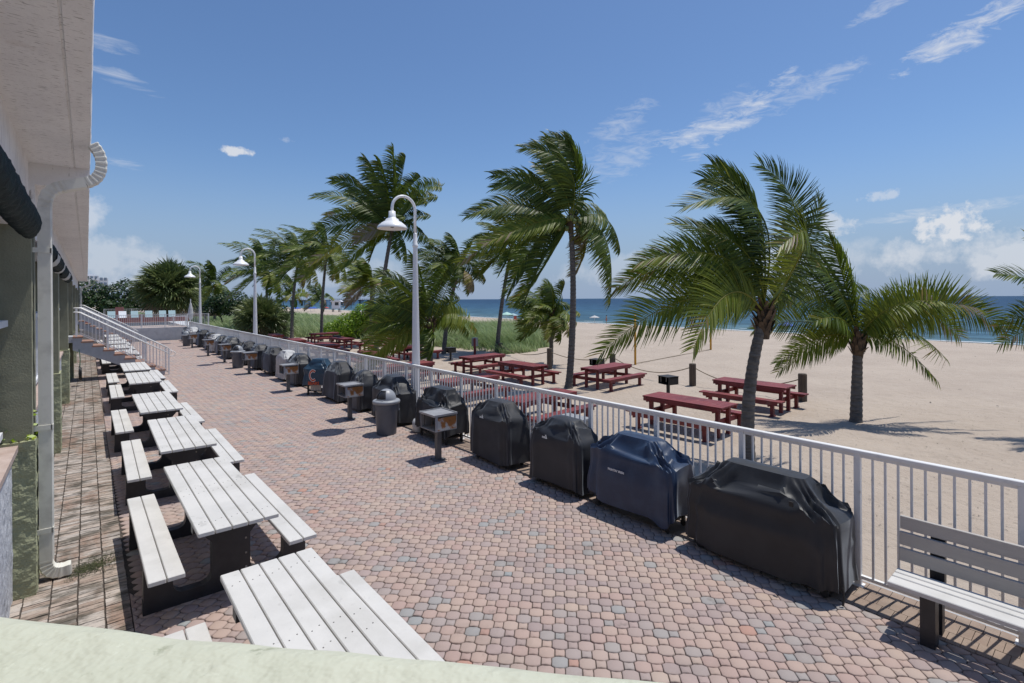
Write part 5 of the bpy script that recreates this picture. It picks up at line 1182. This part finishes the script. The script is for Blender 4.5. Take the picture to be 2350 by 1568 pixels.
# leafy trees, hedges and bushes
def leafy(name, label, cat, base, lobes, leaf, per, m, seed, trunks=(), grp=None, lo=0, hi=1):
    t = thing(name, label, cat, base, 0, grp); rg = random.Random(seed); lv = MB()
    for (cx, cy, cz, rx, ry, rz_) in lobes:
        nn = int(per * (rx * ry + rx * rz_ + ry * rz_) / 3)
        for k in range(nn):
            z = rg.uniform(-.5, 1); a_ = rg.uniform(0, 2 * PI); rr = math.sqrt(max(0, 1 - z * z)); d = Vector((rr * math.cos(a_), rr * math.sin(a_), z))
            bump = 1 + .22 * mnoise.noise(d * 2.6 + Vector((seed + cx, cy, 0))) + .10 * mnoise.noise(d * 7 + Vector((seed, 0, 0)))
            f = rg.uniform(.62, 1.0) ** .5 * bump
            p = Vector((cx + d.x * rx * f, cy + d.y * ry * f, cz + d.z * rz_ * f))
            n_ = (d + Vector((rg.uniform(-1, 1), rg.uniform(-1, 1), rg.uniform(-.3, 1.0))) * .8).normalized(); u = n_.orthogonal().normalized(); q = rg.uniform(0, 2 * PI); v = n_.cross(u); u, v = u * math.cos(q) + v * math.sin(q), -u * math.sin(q) + v * math.cos(q)
            s = leaf * rg.uniform(.6, 1.25)
            lv.add([p - u * s, p - v * s * .62 - u * s * .1, p + u * s, p + v * s * .62 - u * s * .1], [(0, 1, 2, 3)], min(1, max(.01, rg.gauss(.45, .22))))
    lv.build('crown' if cat != 'bush' else 'foliage', m, t)
    for (x, y, z, x2, y2, z2, r) in trunks:
        b = MB(); b.tube([(x, y, z), ((x + x2) / 2 + .1, (y + y2) / 2, (z + z2) / 2), (x2, y2, z2)], [r, r * .8, r * .5], 8); b.build('trunk' if cat != 'bush' else 'stem', M['bark'], t)
    return t
TG = 'dark broadleaf trees beyond the pool'
leafy('broadleaf_tree', 'dark broadleaf tree at the far left, cut by the building', 'tree', (-1, 92, 0), [(0, 0, 3.3, 3.6, 3, 2.9), (-3, 2, 3.3, 3, 3, 2.6), (2.0, -2, 2.2, 2.2, 2, 2.2)], .17, 330, M['grape'], 1, [(0, 0, 0, 0, 0, 3.5, .35)], TG)
leafy('broadleaf_tree', 'dark broadleaf tree behind the pool, second from the left', 'tree', (4.2, 90, 0), [(0, 0, 3.2, 3.2, 3, 2.6), (2, 1, 2.7, 2.5, 2, 2.4), (-1, -2.5, 1.7, 2.3, 1.6, 1.7)], .17, 330, M['grape'], 2, [(0, 0, 0, .3, 0, 3.5, .35)], TG)
leafy('broadleaf_tree', 'dark broadleaf tree touching the round fan palm', 'tree', (9.5, 92, 0), [(0, 0, 2.9, 3.4, 3, 2.8), (3, 0, 2.5, 2.6, 2, 2.5)], .17, 330, M['grape'], 3, [(0, 0, 0, -.3, 0, 3.5, .35)], TG)
leafy('broadleaf_tree', 'dark rounded tree right of the far lamp', 'tree', (14.0, 72, -.4), [(0, 0, 2.6, 2.4, 2, 1.9), (1.6, -2, 2.0, 1.8, 1.6, 1.5), (-1.4, 1, 2.2, 1.7, 1.6, 1.7)], .14, 420, M['grape'], 4, [(0, 0, 0, .5, 0, 2.2, .12), (1.2, -1.2, 0, 1.8, -1.6, 2, .09), (-1, 0, 0, -1.5, 0, 2, .09)], TG)
leafy('broadleaf_tree', 'scrubby low tree on thin stems behind the shaggy fan palm', 'tree', (14.8, 62, -.5), [(0, 0, 1.9, 2.0, 1.5, 1.3), (1.8, -1.6, 1.8, 1.5, 1.3, 1.1)], .12, 420, M['grape'], 5, [(0, 0, 0, .4, 0, 1.8, .07), (1.2, -1.2, 0, 1.7, -1.6, 1.8, .06)], TG)
leafy('seagrape_bush', 'bright glossy green bush behind the far red tables', 'bush', (18.6, 44.6, -.6), [(0, 0, .9, 1.8, 1.6, 1.5), (1.7, -1.6, 1.35, 1.7, 1.6, 1.75), (-1.3, 1.0, .55, 1.3, 1.3, 1.1), (2.8, -3.2, 1.5, 1.6, 1.5, 1.8), (.9, -.6, 1.7, 1.6, 1.4, 1.5)], .085, 1500, M['bush'], 6, [(0, 0, 0, 0, 0, 1, .06)])
leafy('seagrape_bush', 'small green bush behind the low palm, right of the near lamp', 'bush', (20.6, 35.5, -.6), [(0, 0, .5, 1.4, 1.2, 1.0)], .085, 1200, M['bush'], 9, [(0, 0, 0, 0, 0, .6, .04)])
leafy('broadleaf_tree', 'dark broadleaf tree between the round fan palm and the far lamp', 'tree', (13.5, 88, -.2), [(0, 0, 2.8, 3.0, 2.5, 2.4), (-2.4, 1, 2.6, 2.2, 2, 2.2)], .16, 330, M['grape'], 8, [(0, 0, 0, 0, 0, 2.5, .2)], TG)
leafy('broadleaf_tree', 'dark thicket of trees filling the gap beyond the lawn', 'tree', (16, 108, -.5), [(0, 0, 2.0, 5, 3, 2.6), (6, 4, 1.6, 4, 3, 2.0)], .2, 220, M['grape'], 7, [(0, 0, 0, 0, 0, 2, .2)], TG)

# dune grass
def dune_grass():
    rg = np.random.default_rng(12); n = 150000
    u = rg.random(n); Y = 24 * np.exp(u * math.log(130 / 24)); Xr = rg.random(n)
    xl = np.interp(Y, [24, 26, 31, 36, 44, 50, 56, 130], [19.2, 18.9, 19.0, 18.0, 17.3, 14.5, 9.0, 9.0])
    xr = np.interp(Y, [24, 26, 32, 41, 60, 130], [22.0, 25.2, 31.0, 36.8, 37.0, 37.2])
    X = xl + (xr - xl) * Xr
    nz = np.array([mnoise.noise((x * .22, y * .22, 0)) + .5 * mnoise.noise((x * .9, y * .9, 2)) for x, y in zip(X, Y)])
    edge = np.minimum(np.minimum(X - xl, xr - X) / 1.6, (Y - 24) / 2.0)
    keep = (nz * .9 + np.clip(edge * .8, 0, 1.2) * 1.1 - rg.random(n) * 1.15) > -.12
    X, Y, nz, edge = X[keep], Y[keep], nz[keep], edge[keep]; n = len(X)
    Z = -.56 - np.clip((Y - 30) * .0045, 0, .7)
    h = (.50 + .75 * rg.random(n) ** 1.5) * (1 + .25 * np.sign(nz) * np.abs(nz)) * np.clip(.45 + edge * .5, .45, 1.0) * (1 + .35 * nz)
    wd = (.008 + Y * .00050) * (.7 + .6 * rg.random(n)); az = rg.random(n) * 2 * PI
    wx, wy = np.cos(az) * wd, np.sin(az) * wd
    lean = np.stack([-.30 + .30 * rg.normal(size=n), .16 + .30 * rg.normal(size=n)], 1) * h[:, None]
    P0 = np.stack([X - wx, Y - wy, Z], 1); P1 = np.stack([X + wx, Y + wy, Z], 1)
    P2 = np.stack([X + wx * .8 + lean[:, 0] * .35, Y + wy * .8 + lean[:, 1] * .35, Z + h * .62], 1); P3 = P2.copy(); P3[:, 0] -= wx * 1.6; P3[:, 1] -= wy * 1.6
    P4 = np.stack([X + lean[:, 0] + wx * .1, Y + lean[:, 1] + wy * .1, Z + h * .98], 1); P5 = P4.copy(); P5[:, 0] -= wx * .2; P5[:, 1] -= wy * .2
    V = np.stack([P0, P1, P2, P3, P4, P5], 1).reshape(-1, 3); i = np.arange(n)[:, None] * 6
    F = np.concatenate([i + np.array([[0, 1, 2, 3]]), i + np.array([[3, 2, 4, 5]])])
    tone = np.clip(.42 + .35 * nz + .2 * rg.normal(size=n), .01, 1)
    o = np_mesh('dune_grass', V, F, M['grass'], attr=np.repeat(tone, 6)); o['kind'] = 'stuff'; tag(o, 'tall green sea oats and grass covering the low dune', 'grass'); return o
dune_grass()
# sparse tufts and bits of litter on the sand
def litter():
    rg = np.random.default_rng(4); n = 2600
    X = rg.uniform(6.2, 20, n); Y = rg.uniform(-1, 22, n); L = rg.uniform(.008, .03, n); a = rg.random(n) * 2 * PI
    Z = np.array([ground_z(x, y) for x, y in zip(X, Y)]) + .012
    dx, dy = np.cos(a) * L, np.sin(a) * L; wx, wy = -np.sin(a) * .004, np.cos(a) * .004
    V = np.stack([np.stack([X - dx - wx, Y - dy - wy, Z], 1), np.stack([X - dx + wx, Y - dy + wy, Z], 1), np.stack([X + dx + wx, Y + dy + wy, Z + .006], 1), np.stack([X + dx - wx, Y + dy - wy, Z + .006], 1)], 1).reshape(-1, 3)
    F = np.arange(n * 4).reshape(-1, 4); o = np_mesh('beach_litter', V, F, M['bark']); o['kind'] = 'stuff'; tag(o, 'scattered dry twigs and leaf bits on the sand', 'debris')
litter()
def wrack():
    rg = np.random.default_rng(9); n = 5200
    Y = rg.uniform(-20, 200, n); X = 67.5 + .1 * Y + rg.normal(0, .5, n) + 1.2 * np.sin(Y * .11) - 3.0 * (rg.random(n) < .3)
    far = rg.random(n) < .05; X[far] = rg.uniform(20, 66, far.sum()); Y[far] = rg.uniform(-5, 60, far.sum())
    L = np.where(far, rg.uniform(.015, .05, n), rg.uniform(.03, .10, n)); a = rg.random(n) * 2 * PI; Z = np.array([ground_z(x, y) for x, y in zip(X, Y)]) + .02
    dx, dy = np.cos(a) * L, np.sin(a) * L; wx, wy = -np.sin(a) * L * .4, np.cos(a) * L * .4
    V = np.stack([np.stack([X - dx - wx, Y - dy - wy, Z], 1), np.stack([X - dx + wx, Y - dy + wy, Z], 1), np.stack([X + dx + wx, Y + dy + wy, Z + .012], 1), np.stack([X + dx - wx, Y + dy - wy, Z + .012], 1)], 1).reshape(-1, 3)
    o = np_mesh('seaweed', V, np.arange(n * 4).reshape(-1, 4), M['bark']); o['kind'] = 'stuff'; tag(o, 'dry brown seaweed strewn along the beach by the water', 'seaweed')
wrack()

# ------------------------------------------------------------ far things
pr_ = thing('fishing_pier', 'long fishing pier on concrete piles crossing the sea at the horizon', 'pier', (95, 500, -2.2))
b = MB(); b.box(0, -3, 4.9, 172, 3, 5.5); b.build('pier_deck', M['pier'], pr_)
b = MB(); b.box(0, -3, 6.5, 172, -2.9, 6.65)
for k in range(86): b.box(k * 2, -3, 5.5, k * 2 + .25, -2.85, 6.5)
b.build('railing', M['pier'], pr_)
for k in range(18):
    x = 4 + k * 9.6; b = MB()
    for y in (-2.5, 0, 2.5): b.box(x - .45, y - .3, -3, x + .15, y + .3, 4.2)
    b.box(x + 1.3, -2.8, -3, x + 1.9, -2.2, 4.2); b.box(x - 1, -3.1, 4.2, x + 2.4, 3.1, 4.9); b.build('pile_bent', M['pier'], pr_)
def parasol(label, loc, R, H, m, tilt=0.0, grp='beach parasols'):
    t = thing('beach_umbrella', label, 'parasol', loc, 0, grp)
    b = MB(); b.tube([(0, 0, -.1), (0, 0, H)], .03 * R, 6); b.build('pole', M['white_metal'], t)
    b = MB(); n = 8; vs = [(0, 0, H + .02)] + [(R * math.cos(2 * PI * k / n), R * math.sin(2 * PI * k / n), H - R * .38) for k in range(n)] + [(R * .97 * math.cos(2 * PI * k / n), R * .97 * math.sin(2 * PI * k / n), H - R * .50) for k in range(n)]
    b.add(vs, [(0, 1 + k, 1 + (k + 1) % n) for k in range(n)] + [(1 + k, 9 + k, 9 + (k + 1) % n, 1 + (k + 1) % n) for k in range(n)]); b.build('canopy', M[m], t)
parasol('blue parasol high above the pier, left one', (108.8, 300, 0.0), 2.1, 6.1, 'blue')
parasol('blue parasol high above the pier, right one', (121.4, 300, 0.0), 2.1, 5.9, 'blue')
for nm, x_ in (('left', 108.8), ('right', 121.4)):
    tw = thing('viewing_stand', f'pale beach stand holding up the {nm} high blue parasol', 'stand', (x_, 300, -4.4))
    b = MB(); b.box(-1.2, -1.2, 4.2, 1.2, 1.2, 4.4); b.build('platform', M['pier'], tw)
    for sx in (-1, 1):
        for sy in (-1, 1): b = MB(); b.box(sx * 1.1 - .1, sy * 1.1 - .1, 0, sx * 1.1 + .1, sy * 1.1 + .1, 4.2); b.build('leg', M['pier'], tw)
for k, (x, y, m, lab) in enumerate([(53, 190, 'blue', 'blue parasol farthest left on the far beach'), (56.2, 189, 'blue', 'second blue parasol from the left on the far beach'), (58.5, 192, 'blue', 'third blue parasol from the left on the far beach'),
        (61.8, 188, 'blue', 'fourth blue parasol, right of the slanting palm trunk'), (63.8, 190, 'blue', 'fifth blue parasol, before the coral one'), (68.8, 192, 'red', 'coral red parasol left of the lifeguard hut'), (50.5, 192, 'blue', 'blue parasol half hidden by the fan palm')]):
    parasol(lab, (x, y, -1.55), 1.25, 2.0, m)
parasol('pale green parasol at the water edge right of the near lamp', (71.5, 88.0, -2.0), 1.5, 2.0, 'teal'); parasol('pale blue parasol beside the green one at the water edge', (73.5, 88.2, -2.05), 1.2, 1.7, 'tourq')
parasol('white parasol at the water edge behind the low palm', (77.2, 67.5, -2.1), 1.0, 1.6, 'white_cover')
parasol('small blue parasol at the water edge under the big palm', (72.5, 29.5, -2.0), 1.1, 1.5, 'blue')
ch = thing('beach_chair', 'red folding chair under the green and blue parasols', 'chair', (73.0, 86.5, -2.0))
b = MB(); b.box(-.4, -.4, .3, .4, .4, .36); b.build('seat', M['red'], ch); b = MB(); b.box(-.4, .36, .36, .4, .42, 1.1); b.build('backrest', M['red'], ch)
b = MB(); [b.box(sx * .36 - .02, sy * .36 - .02, 0, sx * .36 + .02, sy * .36 + .02, .3) for sx in (-1, 1) for sy in (-1, 1)]; b.build('leg', M['white_metal'], ch)
lg = thing('lifeguard_hut', 'small white lifeguard hut on a stand above the far grass', 'hut', (68.5, 181, -1.6), -.6)
b = MB(); b.box(-1.3, -1.1, 1.4, 1.3, 1.1, 3.9); b.build('cabin', M['white'], lg)
b = MB(); b.prism([(-1.9, 3.9), (2.3, 3.9), (1.5, 4.35), (-1.2, 4.5)], 'y', -1.7, 1.7); b.build('roof', M['white'], lg, fixn=True)
b = MB(); b.box(-.2, -1.13, 2.6, 1.1, -1.1, 3.7); b.box(-1.33, -.6, 2.7, -1.3, .5, 3.6); b.build('window', M['glass'], lg)
b = MB(); b.box(1.3, -1.3, 1.5, 2.4, 1.1, 1.6); b.box(2.3, -1.3, 1.6, 2.38, -1.22, 2.6); b.box(1.3, -1.3, 2.5, 2.4, -1.24, 2.6); b.build('balcony', M['white'], lg)
for sx in (-1, 1):
    for sy in (-1, 1): b = MB(); b.box(sx * 1.1 - .12, sy * .9 - .12, 0, sx * 1.1 + .12, sy * .9 + .12, 1.4); b.build('leg', M['pier'], lg)
b = MB(); [b.box(1.6 + k * .25, -1.9, .2 + k * .3, 2.3 + k * .1, -1.3, .3 + k * .3) for k in range(5)]; b.build('steps', M['white'], lg)
cd = thing('apartment_block', 'white apartment block far away above the dark trees at the left', 'building', (2, 400, 0))
b = MB(); b.box(-5, 0, 0, 3.5, 12, 18.6); b.box(3.5, 2, 0, 8, 12, 17.2); b.box(-3.5, 3, 18.6, 2.0, 10, 19.6); b.build('wall', M['condo'], cd)
for k in range(6):
    for j in range(4):
        b = MB(); x = -4.4 + j * 2.0; b.box(x, -.15, 1.9 + k * 3, x + 1.2, .0, 3.2 + k * 3); b.build('window', M['condoglass'], cd)
    for j in range(2): b = MB(); x = 4.0 + j * 2.0; b.box(x, 1.85, .8 + k * 3, x + 1.4, 2.0, 2.6 + k * 3); b.build('window', M['condoglass'], cd)
for k in range(5): b = MB(); b.box(-5, -.6, 3.9 + k * 3, 3.5, -.001, 4.3 + k * 3); b.build('balcony', M['condo'], cd)

def person(label, loc, rz, m_top, pose):
    t = thing('person', label, 'person', loc, rz, 'people near the water')
    J = {'pel': (0, 0, .95), 'ch': (0, 0, 1.25), 'nk': (0, 0, 1.50), 'hd': (0, .02, 1.64), 'ht': (0, .02, 1.74),
         'sl': (-.19, 0, 1.43), 'el': (-.25, 0, 1.15), 'hl': (-.22, .1, .90), 'sr': (.19, 0, 1.43), 'er': (.27, .03, 1.17), 'hr': (.25, .14, .94),
         'hpl': (-.1, 0, .90), 'kl': (-.12, .05 + pose, .50), 'fl': (-.12, -.02, .06), 'tl': (-.12, .14, .03), 'hpr': (.1, 0, .90), 'kr': (.12, .03, .50), 'fr': (.12, -.05 - pose, .06), 'tr': (.12, .10 - pose, .03)}
    E_ = [('pel', 'ch'), ('ch', 'nk'), ('nk', 'hd'), ('hd', 'ht'), ('nk', 'sl'), ('sl', 'el'), ('el', 'hl'), ('nk', 'sr'), ('sr', 'er'), ('er', 'hr'), ('pel', 'hpl'), ('hpl', 'kl'), ('kl', 'fl'), ('fl', 'tl'), ('pel', 'hpr'), ('hpr', 'kr'), ('kr', 'fr'), ('fr', 'tr')]
    R_ = dict(pel=.13, ch=.14, nk=.06, hd=.095, ht=.08, sl=.055, el=.042, hl=.032, sr=.055, er=.042, hr=.032, hpl=.09, kl=.06, fl=.04, tl=.035, hpr=.09, kr=.06, fr=.04, tr=.035)
    ks = list(J); me = D.meshes.new('body'); me.from_pydata([J[k] for k in ks], [(ks.index(a), ks.index(c)) for a, c in E_], []); me.materials.append(M['skin'])
    o = D.objects.new('body', me); C.objects.link(o); o.parent = t; sk = o.modifiers.new('skin', 'SKIN')
    for i, k in enumerate(ks): me.skin_vertices[0].data[i].radius = (R_[k], R_[k])
    me.skin_vertices[0].data[0].use_root = True; o.modifiers.new('sub', 'SUBSURF').render_levels = 1
    b = MB(); b.lathe([(.16, .76), (.17, .86), (.165, 1.0), (.15, 1.02)], 12); b.build('swim_shorts', M[m_top], t)
    b = MB(); b.lathe([(.09, 1.68), (.108, 1.72), (.10, 1.80), (.05, 1.86), (.01, 1.87)], 10, (0, .0, 0)); b.build('hair', M['bark'], t)
person('person standing at the water edge behind the thin low palm, dark red shorts', (79.0, 66.0, -2.3), 1.0, 'red', .05)
person('person in red standing at the water line under the big palm fronds', (73.2, 44.0, -2.2), 2.0, 'red', .1)
